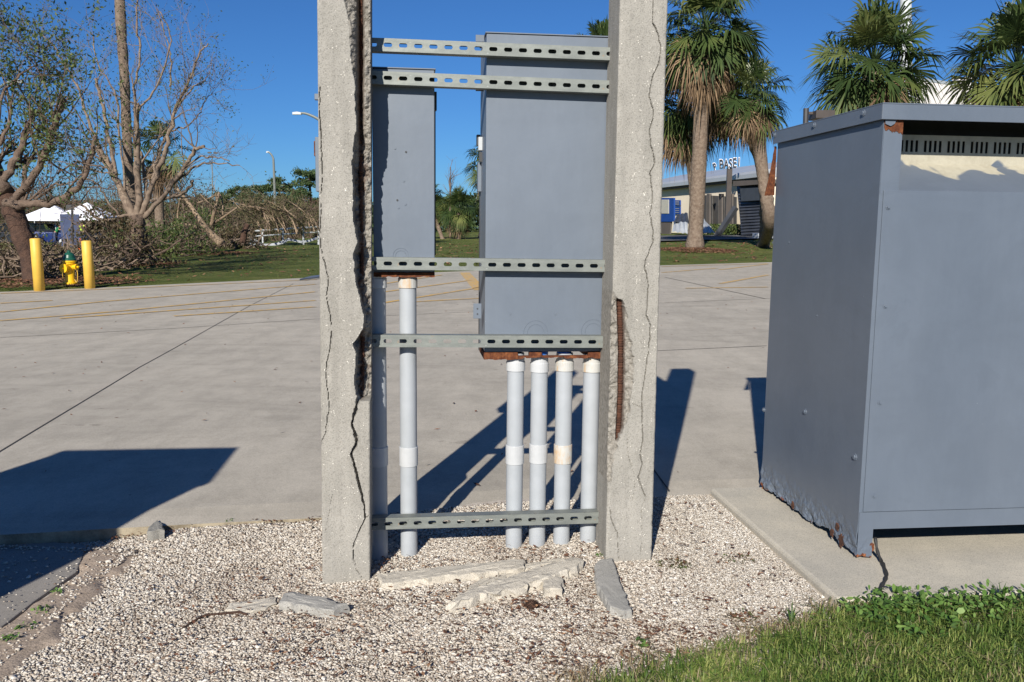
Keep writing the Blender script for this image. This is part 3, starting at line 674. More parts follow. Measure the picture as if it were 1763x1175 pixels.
# corner post front left with leg
m=MB();s1=cp(1549,300)[0];zj=cp(1530,329)[1];zp=cp(1530,881)[1]
def cornerf(i,j):
    bot=PADT+.004+.016*fbm(i*60,4.,90)
    zz=bot+(zp+.0-bot)*j;b=np.clip(1-(zz-PADT)/.1,0,1)
    return cw(i,zz,.004*b*(fbm(i*90,zz*90,91)-.5)*2)
v,f=sheet(np.linspace(0,1,30),np.linspace(0,s1-.012,14),cornerf);o=mesh('corner_leg',MB().add(v,f),MT['cab'],cab);mm=o.modifiers.new('s','SOLIDIFY');mm.thickness=.003;mm.offset=1
m=MB().box(cw(0.0,zj-.01,.0),CU*s1,CV*.003,Z*(ZL+.012-zj));mesh('corner_strip',m,MT['cabtop'],cab)
# rust patch under roof lip, ragged own outline
n=16;rp=[cw(s1*(.02+.98*i/n),ZL+.008,-.002) for i in range(n+1)]+[cw(s1*(1-.98*i/n),ZL-.018-.022*fbm(i*.9,1,95)-.012*(1-i/n),-.002) for i in range(n+1)]
mesh('rust_patch',MB().prism(rp,CV*.0015),MT['rust'],cab)
fl=[cw(s1*.02,ZL+.003,-.006),cw(s1*.62,ZL+.003,-.006),cw(s1*.5,ZL-.012,-.0075),cw(s1*.3,ZL-.02,-.008),cw(s1*.02,ZL-.013,-.0075)]
mesh('paint_flake',MB().prism(fl,CV*.0015),MT['cabtop'],cab)
# main front panel
zb_=cp(1530,881)[1];ft=zj
m=MB().box(cw(cp(1522,500)[0]*0+.012,zb_+.002,-.005),CU*(WD-.03),CV*.005,Z*(ft-zb_));mesh('front_panel',m,MT['cabtop'],cab,bevel=.0012)
m=MB().box(cw(0,zp-.002,.0005),CU*.016,CV*.003,Z*(zj-zp));mesh('corner_post',m,MT['cabtop'],cab)
for x,y in ((1529,357),(1524,527),(1515,693),(1505,854)):
    s,z=cp(x,y,-.005);m=MB();c=cw(s,z,-.005);bolt(m,c,.0055,.006,CV);mesh('bolt',m,MT['cabtop'],cab)
# louvre panel: leans back at the top, real slots, primer showing where paint is worn
zu=cp(1600,233,.15)[1];zlo=ft+.002;TIL=.15
def lv(s,k): # k 0 bottom..1 top
    return cw(s,zlo+(zu-zlo)*k,.004+TIL*min(k/.5,1.))
def kof(py):
    lo,hi=0.,1.
    for _ in range(40):
        mid=(lo+hi)/2;p=lv(.3,mid)-CAM;yy=CY-F*(p@upv)/(p@fw)
        if yy>py: lo=mid
        else: hi=mid
    return lo
k1,k0=kof(243),kof(263)
m=MB();S0=s1-.004;S1=WD-.02
print('K',k0,k1)
for ka,kb in ((0,.5),(.5,k0),(k1,1)) if k0>.5 else ((0,k0),(k1,1)):
    n=40
    for i in range(n):
        sa=S0+(S1-S0)*i/n;sb=S0+(S1-S0)*(i+1)/n
        m.add([lv(sa,ka),lv(sb,ka),lv(sb,kb),lv(sa,kb)],[(0,1,2,3)])
s=S0;sw=.0095;bw=.0085;gp=.022;first=True;cnt=0
while s<S1:
    w=(bw if cnt%4 else gp) if cnt else .004
    e=min(s+w,S1);m.add([lv(s,k0),lv(e,k0),lv(e,k1),lv(s,k1)],[(0,1,2,3)]);s=e+sw;cnt+=1
t=paintmetal('worn_louvre_paint',(.113,.135,.17,1),(.1,.121,.155,1),.4)
base=t.p.inputs['Base Color'].links[0].from_socket
sx_=t.n('SeparateXYZ');t.l(t.c.outputs['Object'],sx_.inputs[0])
hz=t.n('MapRange');hz.inputs['From Min'].default_value=float(zlo-PADT);hz.inputs['From Max'].default_value=float(zlo-PADT+(zu-zlo)*k0);t.l(sx_.outputs['Z'],hz.inputs['Value'])
msk=t.math('MULTIPLY',t.math('SUBTRACT',t.math('ADD',t.math('MULTIPLY',hz.outputs[0],.62),t.math('MULTIPLY',t.noise(5.5,2.5,.45,t.scaled((1,1,.5)),1.6),.9)),.78),t.math('ADD',4.,t.math('MULTIPLY',t.noise(4,2),34.)),True)
t.col(t.mix(msk,base,t.ramp(t.noise(30,5,.7),[(.3,(.34,.31,.24,1)),(.6,(.42,.39,.31,1))])));MT['louv']=t.m
o=mesh('louvre_panel',m,MT['louv'],cab);mm=o.modifiers.new('s','SOLIDIFY');mm.thickness=.002
# cheek closing the strip behind the corner
mesh('louvre_cheek',MB().prism([cw(s1-.004,zlo,.004),cw(s1-.004,ZL,.004),cw(s1-.004,ZL,TIL+.05),cw(s1-.004,zu,TIL)],-CU*.002),MT['cabtop'],cab)
mesh('interior_shade_block',MB().box(cw(.01,.17,.24),CU*(WD-.02),CV*(SD-.26),Z*(ZT-.19)),MT['black'],cab)  # added black block, its colour stands for the darkness inside the hollow cabinet
# bottom rail + right leg
zr0,zr1=cp(1600,909)[1],cp(1600,879)[1]
mesh('bottom_rail',MB().box(cw(s1-.012,zr0,.002),CU*(WD-s1),CV*.004,Z*(zr1-zr0)),MT['cab'],cab,bevel=.001)
mesh('corner_leg',MB().box(cw(WD-.07,PADT,.002),CU*.07,CV*.004,Z*(zr0-PADT)),MT['cab'],cab)
for cs_,cz_,sc_,sd_ in ((.10,.03,.02,1),(.135,.07,.012,2),(.17,.035,.013,3),(.5,.03,.012,5)):
    rr_=np.random.default_rng(500+sd_);pl_q=[C0+CV*(cs_+sc_*math.cos(a)*rr_.uniform(.5,1.2))+Z*(PADT+cz_+sc_*math.sin(a)*rr_.uniform(.3,1.5))-CU*.006 for a in np.linspace(0,6.1,23)]
    mesh('rust_patch',MB().prism(pl_q,CU*.004),MT['rebar'],cab)
pl_q=[cw(.052+.012*math.cos(a)*(.6+.5*fbm(a,3,7)),PADT+.045+.02*math.sin(a)*(.6+.6*fbm(a*2,1,9)),-.0035) for a in np.linspace(0,5.9,11)];mesh('rust_patch',MB().prism(pl_q,CV*.003),MT['rust'],cab)
# bolts on side
for x,y,r in ((1316,706,.0065),(1387,709,.0075),(1473,787,.008),(1407,544,.003),(1331,418,.003),(1359,418,.003)):
    s,z=sp_(x,y);m=MB();c=C0+CV*s+Z*z;bolt(m,c-CU*.0015,r,.007 if r>.005 else .002,CU);mesh('bolt',m,MT['cabtop'],cab)
for x,y in ((1334,233),(1402,216),(1487,195)):
    p=HP(x,y,C0-CU*oh,CU);m=MB();bolt(m,p,.007,.007,CU);mesh('bolt',m,MT['cabtop'],cab)
# rusty flap hanging off the far left corner
fd=SD+.012
v=[];nn=12
for j in range(14):
    for i in range(nn):
        z=ZL-.01-.20*j/13;w=.032*(j/13)**1.1+.008
        v.append(C0+CV*(fd+.004*fbm(i,j,99))-CU*(w*i/(nn-1))+Z*(z+.008*(fbm(i*.7,j*.7,98)-.5)))
f=[(a*nn+b,a*nn+b+1,(a+1)*nn+b+1,(a+1)*nn+b) for a in range(13) for b in range(nn-1)]
o=mesh('rusty_flap',MB().add(v,f),MT['rust'],cab);mm=o.modifiers.new('s','SOLIDIFY');mm.thickness=.006
# black cable
m=MB();pp=[cw(.075,PADT+.07,.02),cw(.072,PADT+.03,-.004),G(1517,966,PADT+.008),G(1521,972,PADT+.01),G(1527,990,PADT+.008),G(1524,1000,PADT+.008),G(1516,1012,PADT+.006),G(1515,1018,PADT+.008),G(1522,1030,PADT-.0),G(1524,1046,.05)]
pp=np.array(pp);q=np.linspace(0,len(pp)-1,50);m.tube(np.stack([np.interp(q,np.arange(len(pp)),pp[:,i]) for i in range(3)],1),.0055+.0012*np.sin(np.arange(50)*1.3),8)
o=mesh('cable',m,MT['black'],origin=pp[-1],smooth=True);tag(o,'black cable running from the cabinet leg over the pad edge','cable')
# out-of-frame cabinet on the left whose shadow falls across the slab
def sh(px,py,z): 
    return G(px,py,.05)-np.array([math.sin(AZ),math.cos(AZ),0])*(z-.05)/math.tan(EL)
hh=1.5;A=sh(365,830,hh);B=sh(420,770,hh);D_=sh(125,772,hh)
uu=-U*np.linalg.norm((D_-B)[:2]);vv=V*np.linalg.norm((B-A)[:2]);A[2]=0
cab2=thing('utility_cabinet','second grey cabinet just left of the picture, seen only by its shadow','cabinet',A+uu/2+vv/2)
mesh('cabinet_body',MB().box(A+U*-.01+V*.01+Z*.02,uu*.98,vv*.97,Z*(hh-.06)),MT['cabtop'],cab2,bevel=.003)
mesh('roof',MB().box(A+Z*(hh-.038),uu,vv,Z*.038),MT['cabtop'],cab2,bevel=.003)
# ---------------------------------------------------------------- rubble
def rubble(lab,px,th,seed,name='concrete_fragment',cat='rubble',mat=None,rough=.006):
    P=[march(x,y,lambda a,b:gz(a,b)+th*.75) for x,y in px];Q=[]
    R=np.random.default_rng(seed)
    for a,b in zip(P,P[1:]+P[:1]):
        n=max(2,int(np.linalg.norm(b-a)/.018))
        for i in range(n): Q.append(a+(b-a)*i/n+np.append(R.normal(0,rough*.6,2),0))
    Q=np.array(Q);c=Q.mean(0);n=len(Q)
    g=gz(Q[:,0],Q[:,1]);rings=[];_,_,vt=np.linalg.svd((Q-c)[:,:2]);ax=vt[0];t_=(Q-c)[:,:2]@ax;wd=np.abs((Q-c)[:,:2]@vt[1]).max()*.8
    tc=np.clip(t_,t_.min()+wd,t_.max()-wd) if t_.max()-t_.min()>2*wd else t_*0;A_=Q.copy();off2=np.array([((Q-c)[:,:2]@vt[1])[np.abs(t_-q)<wd].mean() for q in tc]);A_[:,:2]=c[:2]+tc[:,None]*ax+off2[:,None]*vt[1]
    for k,(zz,sc) in enumerate(((-.008,1.05),(th*.45,1.03),(th*.93,1.0),(th,.88),(th*1.02,.4))):
        r=A_+(Q-A_)*np.array([sc,sc,1]);r[:,2]=g+zz+(fbm(r[:,0]*35,r[:,1]*35,seed)-.5)*rough*1.6*(k>0)+R.normal(0,rough*.12,n);r[:,:2]+=R.normal(0,rough*.45,(n,2))*(k in(1,2));rings.append(r)
    v=np.vstack(rings)
    f=[(k*n+i,k*n+(i+1)%n,(k+1)*n+(i+1)%n,(k+1)*n+i) for k in range(4) for i in range(n)]+[tuple(4*n+i for i in range(n))]
    o=mesh(name,MB().add(v,f),mat or MT['frag'],origin=np.append(c[:2],gz(c[0],c[1])))
    return tag(o,lab,cat,'broken concrete pieces' if cat=='rubble' else None)
MT['frag']=concrete('broken_buff_concrete',(.6,.55,.465,1),(.45,.41,.345,1),.6,False,.8).m
MT['rock']=concrete('grey_rock',(.3,.29,.26,1),(.22,.21,.19,1),.2,False,.8).m
MT['fragg']=concrete('flat_grey_cast_face',(.38,.365,.335,1),(.31,.3,.275,1),.2,False,.3).m
rubble('long flat bar of broken concrete lying between the two posts',[(651,991),(754,979),(854,969),(901,965),(904,979),(854,987),(754,996),(658,1008)],.028,1)
rubble('long pale rough concrete shard lying slanted in front of the pipes',[(769,1041),(801,1021),(861,1001),(933,978),(983,964),(1004,967),(994,978),(951,996),(897,1014),(836,1028),(790,1039)],.034,2,rough=.009)
rubble('thin concrete sliver lying just behind the long slanted shard',[(800,1014),(844,993),(897,974),(961,961),(974,964),(915,980),(861,997),(810,1020)],.013,3,rough=.007)
rubble('small angular concrete chunk below the tip of the slanted shard',[(936,1003),(944,998),(969,996),(970,1017),(935,1017)],.03,4)
rubble('smooth grey concrete slab piece leaning out from the foot of the right post',[(1024,976),(1031,967),(1054,964),(1086,1053),(1074,1057),(1049,1048),(1044,1037),(1029,1012)],.03,5,mat=MT['fragg'],rough=.003)
rubble('wedge of concrete lying left below the foot of the left post',[(484,1029),(500,1022),(540,1028),(599,1045),(574,1056),(540,1050),(500,1042),(484,1040)],.03,6,mat=MT['fragg'])
rubble('thin concrete scrap half sunk in gravel, farthest left of the broken pieces',[(387,1049),(400,1041),(440,1034),(478,1028),(480,1040),(445,1051),(420,1053)],.012,7)
rubble('grey rock standing at the edge of the parking slab',[(256,919),(262,906),(270,900),(280,906),(283,917)],.04,8,name='rock',cat='rock',mat=MT['rock'],rough=.004)
def leafq(c,s,asp=.45,R=None):
    n=len(c);q=np.array([[-1,0,0],[0,-asp,0],[1,0,0],[0,asp,0]],float)*.5
    v=q[None]*np.asarray(s).reshape(-1,1,1);return np.einsum('nij,nkj->nki',rotm(n),v)+c[:,None]
def leaves(name,c,s,mat,parent=None,origin=None,asp=.45):
    c=np.asarray(c);s=np.broadcast_to(s,(len(c),))*rng.uniform(.6,1.3,len(c))
    return fastmesh(name,leafq(c,s,asp),4,[(0,1,2,3)],mat,rng.random(len(c)),parent,origin)
MT['litter']=leafmat('brown_leaf_litter',(.05,.025,.015,1),(.14,.06,.035,1),(.28,.16,.09,1),20,.05,.9)
def litterpts(N,poly):
    P=np.array([march(x,y,gz)[:2] for x,y in poly]);a=P.min(0);b=P.max(0);x=rng.uniform(a[0],b[0],N);y=rng.uniform(a[1],b[1],N)
    m=inpoly(x,y,P)&(fbm(x*9,y*9,71)>.40);x=x[m];y=y[m];return np.stack([x,y,gz(x,y)+rng.uniform(.012,.02,len(x))],1)
SLB=None
LP=np.vstack([litterpts(1100,[(640,1000),(1010,940),(1040,1000),(1330,1040),(1420,1070),(1250,1120),(1050,1170),(900,1080),(650,1040)]),litterpts(1500,[(1000,1060),(1330,1050),(1420,1070),(1330,1100),(1120,1150),(960,1175),(900,1130)]),
 litterpts(160,[(150,950),(560,900),(560,1120),(100,1170)]),litterpts(500,[(180,925),(340,908),(560,893),(560,903),(340,922),(200,940)]),litterpts(300,[(650,905),(850,872),(1000,875),(1000,900),(650,945)]),litterpts(1600,[(560,1010),(1000,1040),(1000,1175),(400,1175)]),litterpts(900,[(250,1000),(560,960),(560,1175),(150,1175)]),litterpts(700,[(1130,870),(1230,870),(1420,1060),(1130,1040)]),litterpts(600,[(650,960),(1030,935),(1030,960),(650,1010)]),litterpts(160,[(880,1035),(930,1030),(950,1060),(880,1065)])])
def flatq(c,s,asp):
    v=leafq(c,s,asp);v[...,2]=(v[...,2]-c[:,None,2])*.3+c[:,None,2];return v
sz=rng.uniform(.006,.026,len(LP));o=fastmesh('leaf_litter',flatq(LP,sz,.4),4,[(0,1,2,3)],MT['litter'],rng.random(len(LP)));tag(o,'brown dead leaves and bark bits strewn over the gravel','leaf litter',kind='stuff')
n=420;x=rng.uniform(-6,5,n);y=rng.uniform(3.5,14,n);m_=y<edgeY(x)-.3;x=x[m_];y=np.maximum(y[m_],nearY(x)+.05);c=np.stack([x,y,S(x,y)+.008],1)
o=fastmesh('leaf_litter',flatq(c,rng.uniform(.012,.05,len(c)),.4),4,[(0,1,2,3)],MT['litter'],rng.random(len(c)));tag(o,'scattered dead leaves blown over the concrete parking slab','leaf litter',kind='stuff')
# seed clump
c=march(915,1047,gz);m=MB();r=.022
for i in range(110):
    th=i*2.4;ph=math.acos(1-1.0*i/110);d=np.array([math.cos(th)*math.sin(ph),math.sin(th)*math.sin(ph),math.cos(ph)*.8])
    sd=np.cross(d,Z)+1e-3;sd/=np.linalg.norm(sd);p=c+d*r;m.add([p-sd*.005,p+d*.006+Z*.003,p+sd*.005,p-d*.004],[(0,1,2,3)])
m.lathe(c,[(.001,-.004),(.02,0),(.021,.008),(.014,.015),(.001,.018)],12)
tag(mesh('seed_cone',m,MT['barkd'],origin=c),'dark brown seed cone lying on the gravel below the slanted shard','cone')
m=MB();pp=np.array([march(x,y,gz)+Z*.008 for x,y in ((313,1087),(333,1074),(352,1064),(385,1061),(412,1058),(425,1063))]);m.tube(pp,[.002,.003,.0035,.004,.004,.003],6)
tag(mesh('stick',m,MT['barkd'],origin=pp[0]),'thin dark curved stick on the gravel left of the concrete wedge','stick')
def blades(N,fn,l0,l1,w,mat,name,lab,cat,curl=.5,kind='stuff'):
    x,y,z=fn(N);n=len(x);az=rng.uniform(0,2*math.pi,n);L=rng.uniform(l0,l1,n);lean=np.abs(rng.normal(0,curl,n))
    d=np.stack([np.cos(az),np.sin(az)],1);s=np.stack([-d[:,1],d[:,0]],1)*w*rng.uniform(.6,1.3,n)[:,None]/2
    b=np.stack([x,y,z],1);m=b.copy();m[:,:2]+=d*(L*lean*.35)[:,None];m[:,2]+=L*.6;t_=b.copy();t_[:,:2]+=d*(L*lean)[:,None];t_[:,2]+=L*(1-.25*np.minimum(lean,1.8))
    S3=np.concatenate([s,np.zeros((n,1))],1)
    v=np.stack([b-S3,b+S3,m+S3*.8,m-S3*.8,t_],1)
    o=fastmesh(name,v,5,[(0,1,2,3),(3,2,4)],mat,rng.random(n));return tag(o,lab,cat,kind=kind)
MT['grass']=leafmat('grass_blades',(.05,.1,.02,1),(.12,.19,.035,1),(.3,.32,.1,1),6,.3,.5)
MT['straw']=leafmat('dry_straw',(.22,.16,.09,1),(.32,.25,.15,1),(.4,.33,.2,1),6,.2,.8)
def gfn(N):
    x=rng.uniform(-.3,2.6,N);y=rng.uniform(1.55,3.1,N);g=GR(x,y)*np.clip(fbm(x*12,y*12,33)*3-.4,.45,1);rel=np.stack([x-PADB[0],y-PADB[1]],1)
    m=(rng.random(N)<g)&~((rel@pu[:2]>-.01)&(rel@pv[:2]>-.02));x=x[m];y=y[m];return x,y,gz(x,y)-.004
blades(190000,gfn,.014,.046,.0036,MT['grass'],'grass','green lawn grass in the lower right corner','grass',1.1)
def dfn(N):
    x=rng.uniform(-.3,2.2,N);y=rng.uniform(1.6,2.7,N);g=GR(x+.12,y);g2=g*(1-.75*GR(x-.05,y));m=rng.random(N)<g2;m&=fbm(x*14,y*14,88)>.5
    rel=np.stack([x-PADB[0],y-PADB[1]],1);m&=~((rel@pu[:2]>-.01)&(rel@pv[:2]>-.02));return x[m],y[m],gz(x[m],y[m])
blades(42000,dfn,.02,.05,.0022,MT['straw'],'dry_grass','straw coloured dead grass along the border of gravel and lawn','dry grass',1.4)
def dfn2(N):
    x=rng.uniform(.9,2.6,N);y=rng.uniform(1.6,2.7,N);g=GR(x,y);m=(rng.random(N)<g);return x[m],y[m],gz(x[m],y[m])-.004
# broad-leaved weeds along the pad
def weed(lab,px,n,rad,h,sz,mat=None,grp='small weeds in the gravel',stems=6):
    c=march(*px,gz);c[2]+=.014*(px[0]<130);r=rng.random(n)**.5*rad;a=rng.uniform(0,6.28,n);p=c+np.stack([r*np.cos(a),r*np.sin(a)*.8,rng.random(n)*h],1)
    hexa=np.array([[-1,0,0],[-.4,-.42,.06],[.5,-.36,.05],[1,0,-.1],[.5,.36,.05],[-.4,.42,.06]])*.5
    tilt=rng.normal(0,.5,(n,2));az=rng.uniform(0,6.28,n);v=hexa[None]*(sz*rng.uniform(.6,1.3,n))[:,None,None]
    vx=v[...,0]*np.cos(az)[:,None]-v[...,1]*np.sin(az)[:,None];vy=v[...,0]*np.sin(az)[:,None]+v[...,1]*np.cos(az)[:,None];vz=v[...,2]+vx*tilt[:,:1]+vy*tilt[:,1:]
    o=fastmesh('weed',np.stack([vx,vy,vz],-1)+p[:,None],6,[(0,1,2,3,4,5)],mat or MT['weedl'],rng.random(n),origin=c);tag(o,lab,'weed',grp)
MT['weedl']=leafmat('broad_weed_leaves',(.05,.11,.022,1),(.1,.19,.04,1),(.2,.3,.08,1),20,.25,.4)
MT['weedr']=leafmat('reddish_weed',(.1,.045,.03,1),(.12,.09,.04,1),(.1,.14,.05,1),20,.2,.6)
for px,lab,n,rad,h,s in (((1490,1062),'leafy green weed clump at the foot of the black cable',260,.09,.035,.02),((1545,1050),'tallest leafy weed clump against the front of the pad',340,.10,.05,.022),((1610,1048),'bushy weed clump against the pad, right of the tallest one',340,.12,.04,.02),((1680,1056),'weed clump in the grass near the right edge of the picture',240,.12,.05,.02),((1570,1085),'weed clump in front of the tallest one, in the grass',200,.13,.045,.02),((1745,1050),'weed clump at the very right edge, by the pad',200,.1,.06,.02)):
    weed(lab,px,n,rad,h,s,grp='leafy weeds along the pad')
weed('flat reddish green weed on the gravel right of the right post',(1160,974),150,.06,.012,.012,MT['weedr'])
weed('flat trailing weed on the gravel beside the pad, upper of two',(1270,965),70,.06,.01,.01,MT['weedr'])
weed('small yellow green weed in the leaf litter at the lower edge',(1105,1112),26,.03,.02,.022)
weed('brownish weed in the litter near the grass border',(1278,1065),70,.05,.015,.013,MT['weedr'])
weed('tiny bright weed at the front corner of the right post',(1033,960),14,.014,.015,.012)
weed('lone weed tuft on bare dirt, lowest at the left edge',(18,1108),26,.03,.012,.014);weed('weed tuft on bare dirt near the small slab',(70,1060),30,.03,.012,.012);weed('weed tuft on bare dirt, middle of the dirt patch',(45,1090),26,.03,.012,.014);weed('weed tuft where the dirt meets the gravel',(96,1028),20,.02,.012,.012)
weed('tiny weed by the slab edge beside the grey rock',(395,903),20,.02,.02,.012)
def tuft(lab,px,n,L):
    c=march(*px,gz);m=MB()
    for i in range(n):
        a=rng.uniform(0,6.28);l=L*rng.uniform(.6,1.1);d=np.array([math.cos(a),math.sin(a),0])*l*.45;s=np.array([-math.sin(a),math.cos(a),0])*.0022
        m.add([c-s,c+s,c+d*.4+Z*l*.6+s,c+d*.4+Z*l*.6-s,c+d+Z*l*.85],[(0,1,2,3),(3,2,4)])
    tag(mesh('grass_tuft',m,MT['grass'],origin=c),lab,'grass tuft','grass tufts by the pad')
tuft('tall thin grass tuft in gravel left of the pad corner',(1362,1080),9,.085);tuft('tall grass tuft standing against the pad front',(1722,1045),12,.1);tuft('short grass tuft at the pad corner',(1452,1058),12,.05)
# ---------------------------------------------------------------- trees
def cat(P,k=5):
    P=np.asarray(P,float);Q=[]
    for i in range(len(P)-1):
        a=P[max(i-1,0)];b=P[i];c=P[i+1];d=P[min(i+2,len(P)-1)]
        for j in range(k):
            t=j/k;Q.append(.5*((2*b)+(c-a)*t+(2*a-5*b+4*c-d)*t*t+(3*b-a-3*c+d)*t**3))
    Q.append(P[-1]);return np.array(Q)
def grow(m,lv,p,d,L,r,dep,up=.25,lp=.8,spread=.6):
    n=4;pts=[p];d=d/np.linalg.norm(d)
    for i in range(n):
        d=d+rng.normal(0,.16,3)+Z*up*.12;d/=np.linalg.norm(d);pts.append(pts[-1]+d*L/n)
    m.tube(pts,np.linspace(r,r*.45,n+1),5 if r>.01 else 3,False)
    if dep==0:
        if rng.random()<lp: lv.append((pts[-1],L));lv.append((pts[-2],L))
        return
    for i in range(rng.integers(2,5)):
        k=rng.integers(1,n+1);dd=d+rng.normal(0,spread,3);dd[2]+=up;grow(m,lv,pts[k],dd,L*rng.uniform(.45,.75),max(r*.45,.0035),dep-1,up,lp,spread)
def tree(name,lab,cat_,base,limbs,D,trunkmat,barkm,leafmat_,lsz,nleaf,twL,group=None,lp=.8,dep=2,ntw=1.0,lsp=.18):
    """limbs: (pixel list, width0, width1, depth offset at tip, twigs, leafprob)"""
    th=thing(name,lab,cat_,base,group);mt=MB();mb_=MB();lv=[]
    for li,(px,w0,w1,do,tw,lpp) in enumerate(limbs):
        n=len(px);P=np.array([PY(x,y,D+do*i/(n-1)) for i,(x,y) in enumerate(px)])
        if li==0: P=np.vstack([np.array([base[0],base[1],base[2]-.1])[None],P[1:]])
        Q=cat(P,5);Q[1:-1]+=rng.normal(0,.019,Q[1:-1].shape)*D/25
        R=np.linspace(w0,w1,len(Q))/2*D/F*(1 if li==0 or w0>12 else .82)*(1+.09*rng.normal(size=len(Q)))
        if li==0: R[:4]*=np.array([1.35,1.15,1.05,1])
        (mt if li==0 else mb_).tube(Q,R,10 if w0>8 else 6)
        for _ in range(int(tw*ntw)):
            k=rng.integers(len(Q)//4,len(Q));dd=(Q[min(k+1,len(Q)-1)]-Q[k-1]);dd/=np.linalg.norm(dd);dd=dd*.6+rng.normal(0,.55,3)*np.array([1,.7,1])+Z*.25
            grow(mb_,lv,Q[k],dd,twL*rng.uniform(.5,1.1),max(.35*R[k],.006),dep,.3,lpp)
    mesh('trunk',mt,trunkmat,th,smooth=True)
    if mb_.v: mesh('branches',mb_,barkm,th,smooth=True)
    if lv:
        c=np.array([p for p,_ in lv]);k=rng.integers(0,len(c),nleaf)
        cc=c[k]+rng.normal(0,lsp,(nleaf,3));leaves('foliage',cc,lsz,leafmat_,th)
    return th
LAWN=lambda px,py:march(px,py,T)
b1=LAWN(62,487);D1=b1[1]
tree('oak_tree','storm stripped tree at the left edge, with a low curved limb, behind the left bollard','tree',b1,[
 ([(62,487),(45,425),(22,362),(8,330)],34,32,.2,0,.8),
 ([(10,350),(30,352),(60,352),(100,347),(135,322),(152,285),(165,235)],17,6,-.3,8,.5),
 ([(8,330),(-8,290),(-20,250)],26,16,.4,6,.8),
 ([(5,310),(25,280),(42,240),(54,205),(57,192)],14,9,.5,8,.8),
 ([(20,345),(50,315),(75,270),(88,235),(100,200),(112,172)],13,8,-.4,10,.9),
 ([(0,250),(20,200),(10,150),(-10,100)],8,3,.6,10,.9),
 ([(80,262),(90,200),(75,140),(45,95),(20,60),(5,45)],4,1.5,.9,14,1),
 ([(60,345),(80,330),(95,318),(108,316)],6,3,-.6,6,.9),
 ([(100,300),(130,280),(160,285),(185,290)],4,2,-.6,6,.5),
 ([(40,345),(42,300),(44,268)],9,7,.4,5,.8),
 ([(-10,300),(-5,220),(5,160),(35,130),(55,115)],7,3,.3,14,1)],
 D1,MT['barkd'],MT['bark'],MT['leaf'],.08,6000,.95,'storm damaged trees on the lawn',dep=2,ntw=1.2,lsp=.075)
b2=LAWN(238,455);D2=b2[1]
tree('oak_tree','bare storm damaged tree with many forking limbs in the middle of the left lawn','tree',b2,[
 ([(238,455),(237,425),(236,400),(236,372)],28,25,0,0,.5),
 ([(233,378),(214,340),(195,300),(175,268),(165,240)],16,8,.5,6,.5),
 ([(165,238),(150,200),(135,155),(110,110),(90,75),(72,60)],7,2,.6,10,.85),
 ([(200,300),(188,240),(178,190),(170,160),(164,135)],8,5,.3,5,.4),
 ([(236,380),(238,330),(236,270),(236,200),(240,180)],13,7,-.2,7,.4),
 ([(237,190),(262,160),(285,110),(292,60),(275,20)],5,2,-.4,9,.5),
 ([(232,300),(233,220),(232,150),(240,90),(235,40),(238,-20)],6,3,.3,12,.9),
 ([(215,330),(208,250),(200,170),(170,110),(160,60)],5,2,.7,12,.9),
 ([(243,370),(262,320),(278,280),(290,235),(305,185),(325,140),(345,90),(358,75)],12,2,-.3,12,.7),
 ([(307,180),(330,155),(350,140),(357,125)],4,1.5,.2,7,.6),
 ([(292,150),(295,100),(285,60),(270,15)],4,1.5,.4,7,.5),
 ([(290,228),(320,218),(340,200),(350,180),(365,160)],4,1.5,.5,9,.8),
 ([(248,375),(285,335),(315,290),(335,260),(352,252)],11,6,-.6,6,.25),
 ([(335,258),(325,225),(315,190),(300,160)],4,1.5,-.5,6,.5),
 ([(290,325),(320,300),(345,284),(375,282),(412,285)],6,2,-.8,5,.1),
 ([(318,290),(345,270),(370,271),(395,278)],4,2,-.9,4,.1),
 ([(258,345),(295,340),(320,330),(333,312)],7,6,-.4,3,.2),
 ([(250,372),(252,330),(247,290),(243,262)],8,5,.3,4,.4),
 ([(225,368),(205,374),(180,380),(160,370),(145,355),(128,345)],8,4,-.6,4,.2),
 ([(205,372),(185,345),(170,320),(150,310),(110,320)],5,2,-.6,8,.5),
 ([(195,300),(165,295),(130,285),(98,278)],4,2,.3,6,.4),
 ([(262,330),(268,290),(275,260),(290,235)],8,5,.4,4,.4)],
 D2,MT['bark'],MT['barkl'],MT['leaf'],.06,3600,1.05,'storm damaged trees on the lawn',dep=2,ntw=1.1,lsp=.11)
